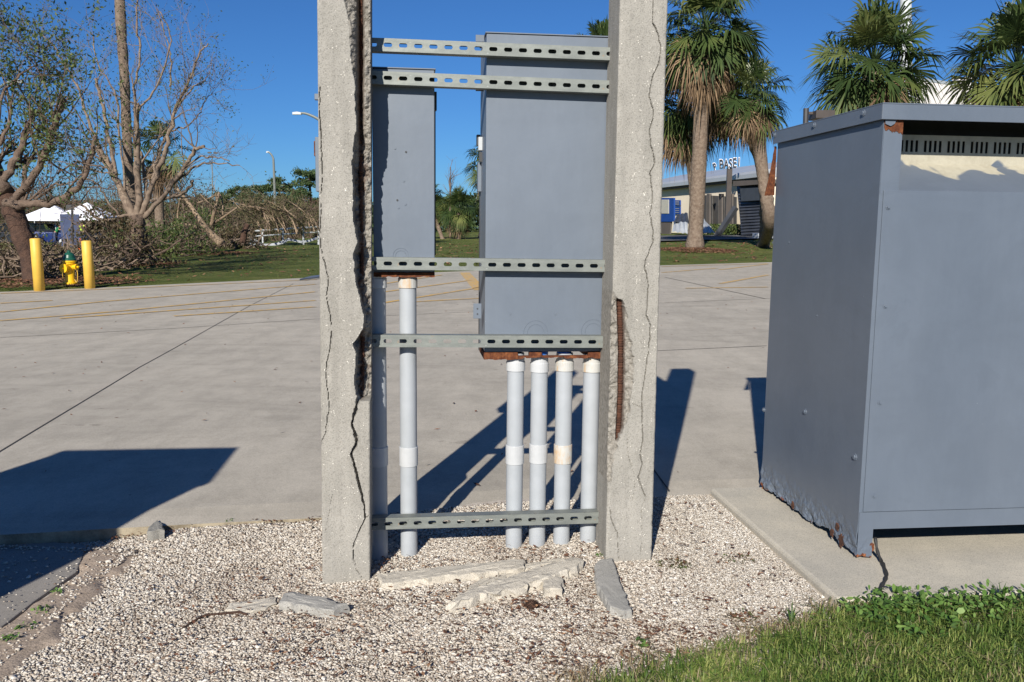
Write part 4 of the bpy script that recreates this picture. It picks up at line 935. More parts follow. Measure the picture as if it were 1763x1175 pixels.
# ---------------------------------------------------------------- palms
def palm(lab,base,crown,tr,R,nf,seed,nd=14,group='cabbage palms',green=None,lean=None,tpts=None,name='palm_tree',up0=-55):
    rs=np.random.default_rng(seed);base=np.asarray(base,float);crown=np.asarray(crown,float)
    th=thing(name,lab,'palm',base,group)
    P=cat([base-Z*.1]+([np.array(q) for q in tpts] if tpts else [base*.5+crown*.5+rs.normal(0,.05,3)*[1,1,0]])+[crown-Z*R*.12],10)
    rr=np.full(len(P),tr)*(1+.06*rs.normal(size=len(P)));rr[:2]*=1.25
    mesh('trunk',MB().tube(P,rr,14),MT['palmbark'],th,smooth=True)
    out={0:[],1:[]};pet={0:MB(),1:MB()}
    for k in range(nf+nd):
        dead=k>=nf;az=k*2.39996+rs.normal(0,.2)
        el=math.radians(rs.uniform(-85,-25) if dead else (up0+(86-up0)*((k+.5)/nf)**.85))+rs.normal(0,.08)
        Lp=R*rs.uniform(.42,.6)*(.85 if dead else 1);La=R*rs.uniform(.48,.66)
        d=np.array([math.cos(az)*math.cos(el),math.sin(az)*math.cos(el),math.sin(el)])
        pts=[crown-Z*R*.12*(dead*1.2)];dd=d.copy()
        for i in range(5):
            dd=dd-Z*.055*(1+i*.5)*math.cos(el);dd/=np.linalg.norm(dd);pts.append(pts[-1]+dd*Lp/5)
        pet[dead].tube(pts,np.linspace(R*.012,R*.006,6),3,False)
        f=dd-Z*.12;f/=np.linalg.norm(f);s=np.cross(f,Z);s/=np.linalg.norm(s)+1e-6;n=np.cross(s,f)
        roll=rs.normal(0,.5);s,n=s*math.cos(roll)+n*math.sin(roll),n*math.cos(roll)-s*math.sin(roll)
        NL=30;a=np.linspace(-2.1,2.1,NL)+rs.normal(0,.05,NL)
        l=La*(1-.35*(np.abs(a)/2.1)**2)*rs.uniform(.8,1.1,NL)
        cost=pts[-1]+f*La*.22*np.cos(a)[:,None].clip(0)
        dr=np.cos(a)[:,None]*f+np.sin(a)[:,None]*s+n*.18*np.abs(np.sin(a))[:,None];dr/=np.linalg.norm(dr,axis=1)[:,None]
        mid=cost+dr*(l*.55)[:,None]-Z*(l*.05)[:,None];tip=cost+dr*(l*.9)[:,None]-Z*(l*rs.uniform(.15,.6,NL)*(rs.uniform(.8,1.6) if dead else rs.uniform(.4,1.3)))[:,None]
        wv=np.cross(dr,n);wv/=np.linalg.norm(wv,axis=1)[:,None]+1e-6;w=R*.017*(.6 if dead else 1)
        out[dead].append(np.stack([cost-wv*w*.4,cost+wv*w*.4,mid+wv*w,mid-wv*w,tip],1))
    for dk,nm,mm in ((0,'fronds',MT['palmg']),(1,'dead_fronds',MT['palmd'])):
        if out[dk]:
            v=np.concatenate(out[dk]);fastmesh(nm,v,5,[(0,1,2,3),(3,2,4)],mm,np.repeat(rs.random(len(v)//30),30)*.7+rs.random(len(v))*.3,th)
            mesh('petioles' if dk==0 else 'dead_petioles',pet[dk],mm,th)
    return th
bp=LAWN(1196,428);Dp=bp[1]
palm('tall palm with a straight grey trunk on the right lawn, nearest the right post',bp,PY(1214,50,Dp),.25,1.95,58,1,34)
palm('shorter palm directly behind the tall straight one',np.array([PY(1194,400,Dp+3)[0],Dp+3,T(PY(1194,400,Dp+3)[0],Dp+3)]),PY(1176,180,Dp+3),.2,1.8,46,2,26,up0=-75,tpts=[PY(1196,330,Dp+3)])
palm('palm between the straight trunk and the leaning one, shaggy with dead fronds',np.array([PY(1316,400,Dp+2)[0],Dp+2,T(PY(1316,400,Dp+2)[0],Dp+2)]),PY(1252,150,Dp+2),.2,1.7,44,3,28,up0=-62,tpts=[PY(1318,360,Dp+2),PY(1312,290,Dp+2),PY(1290,230,Dp+2)])
palm('leaning palm close left of the utility cabinet, with a drooping dead skirt',LAWN(1312,424),PY(1300,165,Dp-1),.2,1.3,30,4,26,up0=-70,tpts=[PY(1325,380,Dp-1),PY(1313,300,Dp-1)])
palm('full round palm rising behind the utility cabinet, beside the steel pole',[PY(1500,300,24)[0],24,.4],PY(1503,112,24),.22,1.72,62,5,24)
palm('dark palm at the upper right edge of the picture',[PY(1750,300,20)[0],20,.4],PY(1752,118,20),.24,1.6,58,6,22)
palm('distant palm whose tip shows above the large grey box',[PY(1030,300,42)[0],42,.5],PY(1035,98,42),.22,1.75,40,7,6)
palm('small wind bent palm seen through the limbs of the bare tree',[PY(278,400,40)[0],40,T(PY(278,400,40)[0],40)],PY(276,262,40),.2,1.6,16,8,14)
palm('palm with a bent yellowing crown just left of the large grey box',[PY(838,400,45)[0],45,.5],PY(840,282,45),.2,1.4,26,9,10)
# tall trunk behind the bare tree, its crown above the picture
bt=LAWN(226,452);bt[1]+=1.2;palm('very tall pale trunk behind the bare tree, its crown above the picture',bt,PY(192,-330,D2+1.6),.13,2.0,40,10,14,tpts=[PY(225,320,D2+1.6),PY(214,130,D2+1.6),PY(206,0,D2+1.6)])
# palmetto clump seen between the boxes
bc=LAWN(790,412);
for i,(dx,cy,R,lab) in enumerate(((0,362,1.35,'big fan palm shrub on the lawn, seen between the two grey boxes'),(-1.0,345,1.2,'fan palm shrub just left of and behind the big one'),(1.1,352,1.3,'fan palm shrub against the left edge of the large box'))):
    palm(lab,bc+np.array([dx,i*.8,0]),PY(790+dx*55,cy,bc[1]+i*.8),.12,R,40,20+i,14,'fan palm shrubs',name='palm_shrub',up0=-40)
# ---------------------------------------------------------------- bollards and hydrant
for x,y,yt,lab in ((68,501,411,'yellow bollard left of the hydrant, in front of the tree trunk'),(155,497,415,'yellow bollard right of the hydrant')):
    b=march(x,y,S);h=PY(x,yt,b[1])[2]-b[2];m=MB();c=b;m.lathe(c,[(.086,-.05),(.086,h-.012),(.078,h-.002),(.05,h+.004),(.001,h+.006)],24)
    o=mesh('bollard',m,MT['yellow'],origin=b,smooth=False);tag(o,lab,'bollard','yellow bollards');o.rotation_euler=(0,math.radians(-1.2),0)
    o.data.polygons.foreach_set('use_smooth',[len(p.vertices)==4 for p in o.data.polygons])
hb=march(122,496,S);hb[2]+=.0;th=thing('fire_hydrant','yellow fire hydrant with a dark green top between two yellow bollards','fire hydrant',hb)
K=.66/.66
mesh('base_flange',MB().lathe(hb,[(.075,-.02),(.075,.05),(.12,.052),(.12,.085),(.09,.09)],20),MT['barkd'],th)
m=MB();m.lathe(hb,[(.12,.07),(.12,.1),(.085,.105),(.078,.2),(.08,.4),(.1,.42),(.1,.445),(.115,.45),(.115,.48),(.09,.485)],24);mesh('barrel',m,MT['hyd'],th,smooth=False)
m=MB();m.lathe(hb,[(.112,.482),(.112,.51),(.098,.53),(.085,.58),(.055,.615),(.03,.625),(.03,.655),(.001,.66)],20);bn=mesh('bonnet',m,MT['green'],th)
q=np.array([-.25,-1,0]);q/=np.linalg.norm(q);m=MB();c=hb+Z*.35+q*.06;m.tube([c,c+q*.06],.06,20);m.tube([c+q*.05,c+q*.1],.078,20);m.tube([c+q*.1,c+q*.13],.02,5);mesh('pumper_outlet',m,MT['hyd'],th)
sdv=np.array([1,-.25,0]);sdv/=np.linalg.norm(sdv)
for sg in (-1,1):
    c=hb+Z*.37+sdv*sg*.07;m=MB();m.tube([c,c+sdv*sg*.06],.042,16);m.tube([c+sdv*sg*.055,c+sdv*sg*.085],.052,16);m.tube([c+sdv*sg*.085,c+sdv*sg*.12],.018,5);o=mesh('hose_outlet',m,MT['hyd'],th)
    P=[c+sdv*sg*.075-Z*.04,c+sdv*sg*.085-Z*.15,c+sdv*sg*.06-Z*.27,c+sdv*sg*.02-Z*.22];m=MB();m.tube(cat(P,4),.006,5);mesh('chain',m,MT['yellow'],o)
MT['palebr']=simple('pale_broken_wood',(.31,.23,.155,1),(.18,.125,.08,1),6,.9)
# ---------------------------------------------------------------- storm debris
def pile(lab,px,w,h,dp,nst,nl,lm,bk='barkl',lsz=.1,name='brush_pile',grp='heaps of broken branches'):
    b=LAWN(*px);th=thing(name,lab,'brush pile',b,grp);m=MB()
    for i in range(nst):
        p=b+np.array([rng.uniform(-w,w)*.5,rng.uniform(-dp,dp)*.5,rng.uniform(0,h)*.45]);d=rng.normal(0,1,3)*[1,.7,.4]+Z*.15;d/=np.linalg.norm(d);L=rng.uniform(.3,.8)*min(w,2.4)*.5
        Q=[p-d*L*.5];
        for k in range(4): d=d+rng.normal(0,.22,3);d/=np.linalg.norm(d);Q.append(Q[-1]+d*L/4)
        Q=np.array(Q);Q[:,2]=np.maximum(Q[:,2],b[2]+.02);m.tube(Q,np.linspace(1,.4,5)*rng.uniform(.006,.03),4,False)
    lv=[]
    for i in range(int(7+w*3)):
        p=b+np.array([rng.uniform(-w,w)*.5,rng.uniform(-dp,dp)*.4,0.1]);d=rng.normal(0,1,3)*[1,.6,.3]+Z*.75;grow(m,lv,p,d,h*rng.uniform(.5,1.0),rng.uniform(.012,.035),2,.1)
    mesh('branches',m,MT[bk],th)
    if nl:
        c=rng.normal(0,.36,(nl,3))*[w*.75,dp*.75,0];rr=np.hypot(c[:,0]/w*2,c[:,1]/dp*2);c[:,2]=rng.random(nl)**1.2*h*np.clip(1.15-rr**2*.6,.1,1)*(.6+.8*fbm(c[:,0]*2,c[:,1]*2,int(nl)%97));leaves('foliage',c+b,lsz,lm,th)
    return th
pile('tangle of bare branches at the left edge behind the leaning trunk',(8,478),2.6,1.05,2,230,1800,MT['leafb'])
pile('tangle of grey twigs behind the hydrant and left bollard',(108,464),2.6,.6,2,200,1300,MT['leafb'])
pile('brown leafed branch heap between right bollard and bare tree',(196,456),2.1,1.35,2,110,4200,MT['leafb'],'bark')
pile('green and brown heap right of the bare tree trunk',(290,440),2.6,1.2,2,110,4000,MT['leaf'],'bark')
pile('heap of green leafed boughs round the fallen trunk',(345,428),2.6,1.5,2.2,120,4600,MT['leaf'],'barkl',.12)
pile('low brown heap where the fallen trunk was torn off',(395,428),2.2,.9,1.6,120,2600,MT['leafb'],'barkl')
pile('low brush beyond the curled white metal sheet',(495,410),4.2,1.25,2,110,3600,MT['leafb'],'bark')
pile('low olive brush left of the curled metal sheet',(432,408),2.6,1.2,2,90,2600,MT['scrub'],'barkl')
pile('grey brush heap in front of the parked cars',(60,440),3.6,.5,2,160,1600,MT['leafb'],'barkl')
pile('dark leafy heap behind the bare tree, left of its trunk',(215,425),2.4,1.3,2,80,3400,MT['leafb'],'bark',.12)
def fallen(lab,limbs,D,mat='barkl',leafn=0,lm=None,lsz=.1,name='fallen_tree',grp='fallen trees',tw=3):
    P0_=PY(*limbs[0][0][0],D);th=thing(name,lab,'fallen tree',P0_,grp);m=MB();lv=[]
    for px,w0,w1 in limbs:
        P=cat([PY(x+rng.normal(0,2.2)*(len(limbs)>20),y+rng.normal(0,2.2)*(len(limbs)>20),D+rng.normal(0,.15+.7*(len(limbs)>20))) for x,y in px],5);R=np.linspace(w0,w1,len(P))/2*D/F;m.tube(P,R,8 if w0>5 else 5)
        for _ in range(tw): 
            k=rng.integers(1,len(P));grow(m,lv,P[k],rng.normal(0,1,3)+Z*.3,D*.018*rng.uniform(.6,1.3)*(.6 if len(limbs)>20 else 1),max(R[k]*.3,.006),1,.2,.6)
    mesh('limbs',m,MT[mat],th,smooth=True)
    if leafn and lv: c=np.array([p for p,_ in lv]);leaves('foliage',c[rng.integers(0,len(c),leafn)]+rng.normal(0,.2,(leafn,3)),lsz,lm,th)
DF=LAWN(350,436)[1]
fallen('thick fallen trunk slanting down to the lawn right of the bare tree',[([(352,438),(320,428),(295,418),(268,400),(243,372)],18,12),([(300,420),(275,425),(240,440)],8,4),([(310,425),(313,405),(318,380),(315,350)],5,3)],DF,'bark',500,MT['leafb'])
fallen('upturned pale branches with splintered ends in the middle of the debris',[([(382,420),(362,402),(345,380),(325,350),(305,325)],15,4),([(364,388),(369,365),(374,345),(377,332)],7,5),([(377,333),(358,343),(340,350)],4,3),([(366,386),(385,374),(408,358)],5,3),([(384,372),(383,350),(379,335)],3,2),([(384,372),(360,350),(345,335)],3,2),([(340,392),(318,386),(300,388)],6,4),([(311,420),(310,395),(306,370),(311,340)],5,3)],DF+1,'palebr',300,MT['leafb'],tw=2)
fallen('short dark snag standing among the debris',[([(418,418),(421,400),(426,386)],12,9),([(421,400),(430,397)],4,3)],DF+2,'barkd',0,tw=0)
DB=40;lm_=[]
for i in range(30):
    x0=rng.uniform(450,550);lm_.append(([(x0,398+rng.uniform(-8,6)),(x0-rng.uniform(5,15),375),(x0-rng.uniform(20,40),358),(x0-rng.uniform(35,75),348+rng.uniform(-8,16))],rng.uniform(1.8,3.6),1))
fallen('large blown over bush of arched tan branches near the left post',lm_,DB-1,'palebr',5200,MT['scrub'],.085,'fallen_bush',tw=5)
MT['corr0']=simple('dull_blue_grey_sheet',(.12,.15,.2,1),(.2,.23,.27,1),2,.4,.3)
# curled metal sheet
P=[(430,421,406),(436,423,410),(446,424,416),(452,424,420),(465,424,420),(480,421,417),(490,418,413),(497,414,410),(505,415,412),(520,418,415),(532,416,413),(545,412,408)]
DS=LAWN(470,424)[1]
m=MB();v=[];
for i,(x,ya,yb) in enumerate(P):
    a=PY(x,ya,DS+i*.15);b=PY(x,yb,DS+i*.15+.25);v+=[a,b]
m.add(v,[(2*i,2*i+2,2*i+3,2*i+1) for i in range(len(P)-1)])
o=mesh('metal_sheet',m,MT['wmetal'],origin=v[0]);mm=o.modifiers.new('s','SOLIDIFY');mm.thickness=.03;tag(o,'long curled white metal strip lying at the far edge of the left lawn','metal sheet')
a=march(516,485,S);b=march(548,481,S);m=MB().box(a+Z*.02,b-a,[.1,.55,.03],Z*.03);o=mesh('metal_sheet',m,MT['corr0'],origin=a);tag(o,'small dark flat metal sheet on the slab edge, left of the left post','metal sheet')
a=LAWN(272,456);m=MB();m.tube(cat([a,PY(262,430,a[1]+.3),PY(250,396,a[1]+.8)],4),[.018]*9,5);tag(mesh('stick',m,MT['palebr'],origin=a),'long pale stick leaning beside the bare tree trunk','stick')
# guard rail
DG=42;th=thing('guard_rail','low white rail fence beyond the curled metal strip','rail fence',PY(440,402,DG))
for dy,w in ((0,5),(9,4)):
    m=MB();a=PY(440,398+dy,DG+2);b=PY(560,390+dy,DG-3);m.tube([a,b],w/2*DG/F*.6,8);mesh('rail',m,MT['wmetal'],th)
for x in (452,487,522,548):
    f_=(x-440)/120;a=PY(x,396-8*f_,DG+2-5*f_);m=MB();m.tube([a,a-Z*.85],.045,8);mesh('rail_post',m,MT['wmetal'],th)
# small yard debris on lawn
MT['chip']=simple('scattered_debris_wood',(.35,.3,.22,1),(.2,.13,.08,1),3,.9)
def scatterlawn(N,poly,s,lab,name,mat):
    P=np.array([LAWN(x,y)[:2] for x,y in poly]);a=P.min(0);b=P.max(0);x=rng.uniform(a[0],b[0],N);y=rng.uniform(a[1],b[1],N);m=inpoly(x,y,P);x=x[m];y=y[m]
    c=np.stack([x,y,T(x,y)+.03],1);o=fastmesh(name,flatq(c,rng.uniform(.4,1.6,len(c))*s,.35),4,[(0,1,2,3)],mat,rng.random(len(c)));tag(o,lab,'debris',kind='stuff')
scatterlawn(900,[(170,492),(540,478),(540,425),(420,428),(300,450),(180,465)],.13,'pale leaf and bark scraps scattered over the left lawn','lawn_debris',MT['litter'])
scatterlawn(420,[(750,466),(828,464),(828,420),(750,420)],.16,'leaf and bark scraps on the lawn between the boxes','lawn_debris',MT['litter'])
scatterlawn(500,[(1145,454),(1320,450),(1320,418),(1145,420)],.16,'brown scraps strewn over the right lawn','lawn_debris',MT['litter'])
def mulch(px,R,lab,n=2600):
    b=LAWN(*px);r=R*rng.random(n)**.5*(.8+.35*rng.random(n));a=rng.uniform(0,6.28,n);x=b[0]+r*np.cos(a);y=b[1]+r*np.sin(a);c=np.stack([x,y,T(x,y)+.02+.06*(1-r/R/1.2)],1)
    o=fastmesh('mulch',flatq(c,rng.uniform(.05,.14,n),.4),4,[(0,1,2,3)],MT['litter'],rng.random(n));tag(o,lab,'mulch',kind='stuff')
mulch((55,490),1.9,'brown mulch round the tree at the left edge',3500);mulch((240,456),1.0,'brown mulch round the bare tree',1800);mulch((1200,432),1.25,'brown mulch ring round the straight palm');mulch((350,438),1.6,'torn earth and bark round the fallen trunk',2500)
# ---------------------------------------------------------------- tents, cars, people
def tent(lab,xc,ya,ye,D,half,yaw):
    ap=PY(xc,ya,D);ze=PY(xc,ye,D)[2];g=float(T(ap[0],D))
    th=thing('canopy_tent',lab,'canopy tent',np.array([ap[0],D,g]),'white canopy tents');cs=[]
    for k in range(4):
        a=yaw+math.pi/4+k*math.pi/2;cs.append(np.array([ap[0]+half*1.414*math.cos(a),D+half*1.414*math.sin(a),ze]))
    m=MB();v=[ap]+cs+[c-Z*.28 for c in cs]
    for k in range(4):   # slightly sagging panels
        a,b=cs[k],cs[(k+1)%4];mid=(a+b)/2;pm=(ap+mid)/2-Z*.07;m.add([ap,a,mid,b,pm],[(0,1,4),(1,2,4),(2,3,4),(3,0,4)]);m.add([a,b,b-Z*.28,a-Z*.28],[(0,1,2,3)])
    mesh('canopy_top',m,MT['white'],th)
    for c in cs: mm=MB();mm.tube([np.array([c[0],c[1],g]),c],.03,6);mesh('tent_leg',mm,MT['wmetal'],th)
    return th,cs,g
DT=62
t1,c1,g1=tent('left of two white pointed canopy tents beyond the cars',90,352,374,DT,1.6,.25);t2,c2,g2=tent('right of two white pointed canopy tents, near the person in the safety vest',150,349,373,DT+1,1.6,.1)
MT['navy']=simple('navy_tent_wall',(.05,.07,.14,1),(.04,.05,.1,1),2,.8)
a=PY(103,369,DT-2);b=PY(136,369,DT-2);m=MB().box(np.array([a[0],DT-2,g1]),(b-a)*[1,0,0],[0,.04,0],Z*(a[2]-g1));mesh('side_wall',m,MT['navy'],t1)
def carpaint(n,c): 
    t=NT(n);t.col(c);t.rough(.25,0,.5);t.p.inputs['Coat Weight'].default_value=.6;return t.m
def car(lab,px,py,D,yaw,paint,tail=False):
    c=PY(px,py,D);g=float(T(c[0],D));o=np.array([c[0],D,g]);th=thing('parked_car',lab,'car',o,'cars parked beyond the debris')
    fx=np.array([math.cos(yaw),math.sin(yaw),0]);sy=np.array([-math.sin(yaw),math.cos(yaw),0])
    w=.88
    def pr(prof,hw,name,mat,par=th,bev=.04):
        pts=[o+fx*x-sy*hw+Z*z for x,z in prof];return mesh(name,MB().prism(pts,sy*2*hw),mat,par,bevel=bev)
    pr([(-2.1,.35),(-2.15,.75),(-2.05,1.0),(-1.2,1.02),(1.0,.98),(1.95,.85),(2.15,.65),(2.15,.32),(1.75,.25),(-1.75,.25)],w,'body',paint,bev=.07)
    gh=[(-1.95,1.0),(-1.55,1.45),(-.9,1.55),(.2,1.53),(1.05,.99)]
    pr(gh,w-.12,'windows',MT['glass'],bev=.05)
    pr([(-1.6,1.44),(-1.5,1.5),(-.9,1.59),(.2,1.57),(.35,1.5),(.2,1.53),(-.9,1.55)],w-.14,'roof',paint,bev=.01)
    for x in (-1.35,1.35):
        for s in (-1,1):
            q=o+fx*x+sy*s*(w-.1)+Z*.32;m=MB();m.tube([q-sy*.1,q+sy*.1],.32,18);wh=mesh('wheel',m,MT['black'],th);m=MB();m.tube([q+sy*s*.1,q+sy*s*.112],.19,12);mesh('rim',m,MT['wmetal'],wh)
    for s in (-1,1):
        q=o-fx*2.12+sy*s*(w-.16)+Z*.86;mesh('tail_light',MB().cbox(q,.06,.26,.16,yaw),MT['redl'],th);q=o+fx*2.08+sy*s*(w-.18)+Z*.72;mesh('headlight',MB().cbox(q,.1,.28,.13,yaw),MT['wmetal'],th)
    if tail:
        m=MB();q=o-fx*1.5+Z*1.52;m.box(q-sy*.7,-fx*.75+Z*.38,sy*1.4,Z*.05);mesh('tailgate',m,paint,th,bevel=.01)
MT['redl']=simple('red_lamp_lens',(.5,.02,.02,1),(.4,.02,.02,1),3,.3)
car('dark blue car parked left of the person in the safety vest',80,410,62,.12,carpaint('dark_blue_car_paint',(.008,.025,.12,1)))
car('silver car with raised tailgate right of the person in the safety vest',165,405,64,math.radians(75),carpaint('silver_car_paint',(.4,.42,.43,1)),True)
car('dark car half hidden by branches at the left edge',8,415,60,.3,carpaint('black_car_paint',(.02,.022,.03,1)))
MT['skin']=simple('skin',(.4,.22,.14,1),(.33,.18,.12,1),8,.6)
MT['vest']=simple('yellow_green_safety_vest',(.5,.75,.03,1),(.42,.65,.03,1),8,.7)
MT['greensh']=simple('green_shirt',(.02,.22,.07,1),(.015,.16,.05,1),8,.8)
def person(lab,px,D,h,yaw,topmat,lean=0.,arm=0.):
    c=PY(px,400,D);g=float(T(c[0],D));o=np.array([c[0],D,g]);th=thing('person',lab,'person',o)
    k=h/1.75
    J={};E_=[]
    def j(n,p,r): J[n]=(np.array(p)*k,r*k)
    def ly(p,z0=.95):
        p=np.array(p,float);z=p[2]-z0
        if z>0:p[1]-=z*math.sin(lean);p[2]=z0+z*math.cos(lean)
        return p
    j('pel',(0,0,.95),.135);j('bel',ly((0,0,1.12)),.125);j('che',ly((0,0,1.34)),.15);j('nec',ly((0,.0,1.5)),.055);j('chin',ly((0,-.02,1.57)),.075);j('head',ly((0,-.01,1.66)),.095);j('crown',ly((0,0,1.73)),.06);j('nose',ly((0,-.115,1.63)),.014)
    for s,n in ((-1,'l'),(1,'r')):
        j(n+'sh',ly((.19*s,0,1.44)),.055);j(n+'el',ly((.25*s,-.05-arm*.15,1.17+arm*.1)),.042);j(n+'wr',ly((.22*s,-.2-arm*.3,1.0+arm*.25)),.027);j(n+'pa',ly((.21*s,-.26-arm*.32,.96+arm*.26)),.034)
        for q in range(4): j(n+'f%d'%q,ly((.21*s+(q-1.5)*.02,-.33-arm*.33,.92+arm*.26-.006*abs(q-1.5))),.009)
        j(n+'th',ly((.21*s-.045*s,-.29-arm*.32,.95+arm*.27)),.010)
        j(n+'hi',(.1*s,0,.9),.1);j(n+'kn',(.11*s,-.03,.5),.062);j(n+'an',(.12*s,.02,.09),.04);j(n+'to',(.13*s,-.16,.04),.035)
        E_+=[('che',n+'sh'),(n+'sh',n+'el'),(n+'el',n+'wr'),(n+'wr',n+'pa'),('pel',n+'hi'),(n+'hi',n+'kn'),(n+'kn',n+'an'),(n+'an',n+'to'),(n+'pa',n+'th')]+[(n+'pa',n+'f%d'%q) for q in range(4)]
    E_+=[('pel','bel'),('bel','che'),('che','nec'),('nec','chin'),('chin','head'),('head','crown'),('head','nose')]
    names=list(J);R=np.array([[math.cos(yaw),-math.sin(yaw),0],[math.sin(yaw),math.cos(yaw),0],[0,0,1]])
    def skin(name,mat,sel,grow_=1.0,edges=None):
        ns=[n for n in names if n in sel];ix={n:i for i,n in enumerate(ns)};me=bpy.data.meshes.new(name)
        me.from_pydata([tuple(R@J[n][0]) for n in ns],[(ix[a],ix[b]) for a,b in E_ if a in ix and b in ix],[]);me.materials.append(mat)
        ob=bpy.data.objects.new(name,me);C.objects.link(ob);ob.parent=th;ORI[ob.name]=o
        md=ob.modifiers.new('s','SKIN');me.skin_vertices.new() if not me.skin_vertices else None
        for n in ns: me.skin_vertices[0].data[ix[n]].radius=(J[n][1]*grow_,J[n][1]*grow_*(.75 if n in('che','bel','pel') else 1))
        me.skin_vertices[0].data[0].use_root=True
        sb=ob.modifiers.new('u','SUBSURF');sb.levels=sb.render_levels=1
        return ob
    skin('body',MT['skin'],set(names))
    skin('shirt',topmat,{'pel','bel','che','lsh','rsh','lel','rel'} if topmat is not MT['vest'] else {'pel','bel','che','lsh','rsh'},1.1)
    skin('trousers',MT['navy'],{'pel','lhi','rhi','lkn','rkn','lan','ran'},1.14)
    hp=R@J['head'][0]+o+Z*.03*k+ (R@np.array([0,.025,0]));m=MB();m.lathe(hp,[(.09*k,-.05),(.104*k,0),(.095*k,.05),(.05*k,.085),(.001,.095)],14);mesh('hair',m,MT['dark'],th,smooth=True)
person('person in a yellow green safety vest and dark trousers standing with their back turned',142,60,1.8,math.pi,MT['vest'],0,.3)
person('person in a green shirt leaning over the blue car',95,60.5,1.7,math.pi*.5,MT['greensh'],.7,1.)
# small sign post and cone
b=PY(125,430,30);g=float(T(b[0],30));m=MB();m.tube([np.array([b[0],30,g]),PY(124,354,30)],.035,6);th=thing('sign_post','thin dark post rising behind the hydrant','post',np.array([b[0],30,g]));mesh('post_shaft',m,MT['dark'],th);mesh('sign_plate',MB().cbox(PY(121,357,30),.28,.02,.2),MT['dark'],th)
c=PY(138,405,54);c[2]=float(T(c[0],54));th=thing('traffic_cone','orange traffic cone at the feet of the person in the safety vest','cone',c);MT['orange']=simple('orange_plastic',(.75,.14,.02,1),(.65,.12,.02,1),5,.5);mesh('cone_body',MB().lathe(c,[(.16,.03),(.03,.75),(.02,.76)],12),MT['orange'],th);mesh('cone_base',MB().cbox(c+Z*.015,.4,.4,.03),MT['orange'],th)
# ---------------------------------------------------------------- lamp posts
def lamp(lab,px,D,pts,w,head,kind=0):
    base=PY(*px,D);g=float(T(base[0],D));base[2]=g;th=thing('street_lamp',lab,'street lamp',base,'street lamps')
    P=[base]+[PY(x,y,D) for x,y in pts];m=MB();P=np.vstack([P[:2],cat(P[1:],4)[1:]]) if len(P)>3 else np.array(P);m.tube(P,np.linspace(w,w*.45,len(P))/2*D/F,8);mesh('lamp_pole',m,MT['galv'],th)
    for (x0,x1,y,hh) in head:
        a=PY(x0,y,D);b_=PY(x1,y,D);h=hh*D/F;m=MB();m.prism([a-Z*h/2,b_-Z*h/2,b_+Z*h*.2,(a+b_)/2+Z*h/2,a+Z*h*.3],[0,abs(b_[0]-a[0])*.35,0]);mesh('lamp_head',m,MT['wmetal'] if kind==0 else MT['dark'],th,bevel=h*.1)
lamp('distant lamp with a flat double head right of the bare tree',(366,400),90,[(366,330),(365,266)],3,[(357,364,263,3),(367,374,263,3)],1)
lamp('distant single arm street lamp above the pine trees',(474,400),80,[(473,330),(471,280),(470,272),(466,265),(461,262)],4.5,[(458,464,262,3)])
lamp('street lamp whose arm shows left of the left post',(566,400),60,[(566,260),(562,222),(550,207),(530,197),(518,195)],7,[(503,519,195,5)])
lamp('street lamp whose arm enters at the left edge of the picture',(-40,400),45,[(-40,250),(-30,190),(-10,160),(10,144),(25,140)],7,[(20,39,140,6)])
lamp('slim tall pole seen through the limbs of the bare tree',(296,400),85,[(292,330),(288,240)],3,[(286,290,239,2)],1)
# flat shoebox light over the cabinet roof
bs=PY(1388,300,18);bs[2]=float(T(bs[0],18));th=thing('street_lamp','dark shoebox lamp head just above the cabinet roof, right of the leaning palm','street lamp',bs,'street lamps')
m=MB();m.tube([bs,PY(1388,187,18)],.055,10);mesh('lamp_pole',m,MT['dark'],th);a=PY(1400,191,18);b_=PY(1432,191,18);MT['bronze']=simple('bronze_painted_metal',(.05,.04,.035,1),(.065,.052,.045,1),4,.5)
mesh('lamp_head',MB().box(a-Z*.17+[0,-.2,0],(b_-a)*[1,0,0],[0,.45,0],Z*.16),MT['bronze'],th,bevel=.01);mesh('lamp_arm',MB().box(PY(1391,197,18),(a-PY(1391,191,18))*[1,0,0],[0,.06,0],Z*.05),MT['bronze'],th)
# tall steel pole
bs=PY(1561,300,36);bs[2]=float(T(bs[0],36));th=thing('steel_pole','thick tall galvanised pole rising behind the round palm','pole',bs);m=MB();m.tube([bs,PY(1560,130,36),PY(1558,-250,36)],[.26,.24,.18],14);mesh('pole_shaft',m,MT['wmetal'],th,smooth=True)
for z_ in (60,150): q=PY(1561,z_,36);mesh('pole_band',MB().lathe(q,[(.235,0),(.25,.01),(.25,.12),(.235,.13)],14),MT['galv'],th)
# ---------------------------------------------------------------- far trees
def pine(lab,x,ytop,D,w,seed,grp='pines along the horizon',mat='pine'):
    rs=np.random.default_rng(seed);c=PY(x,ytop,D);g=float(T(c[0],D));H_=c[2]-g;b=np.array([c[0],D,g]);th=thing('pine_tree',lab,'pine tree',b,grp);W_=w*D/F
    m=MB();m.tube(cat([b,b+Z*H_*.5+rs.normal(0,.1,3),b+Z*H_*.93],4),np.linspace(.22,.08,9),7);cs=[]
    for i in range(26):
        hz=H_*rs.uniform(.42,.97);a=rs.uniform(0,6.28);r=W_*.5*rs.uniform(.25,1)*(1.15-((hz/H_-.65)/.5)**2*1.1);q=b+np.array([math.cos(a)*r,math.sin(a)*r,hz]);m.tube([b+Z*(hz-r*.25),q],[.06,.025],4,False);cs.append(q)
    mesh('trunk',m,MT['barkd'],th);cs=np.array(cs);n=4200;k=rs.integers(0,len(cs),n);leaves('crown',cs[k]+rs.normal(0,1,(n,3))*[W_*.085,W_*.085,W_*.045],.34,MT[mat],th,asp=.3)
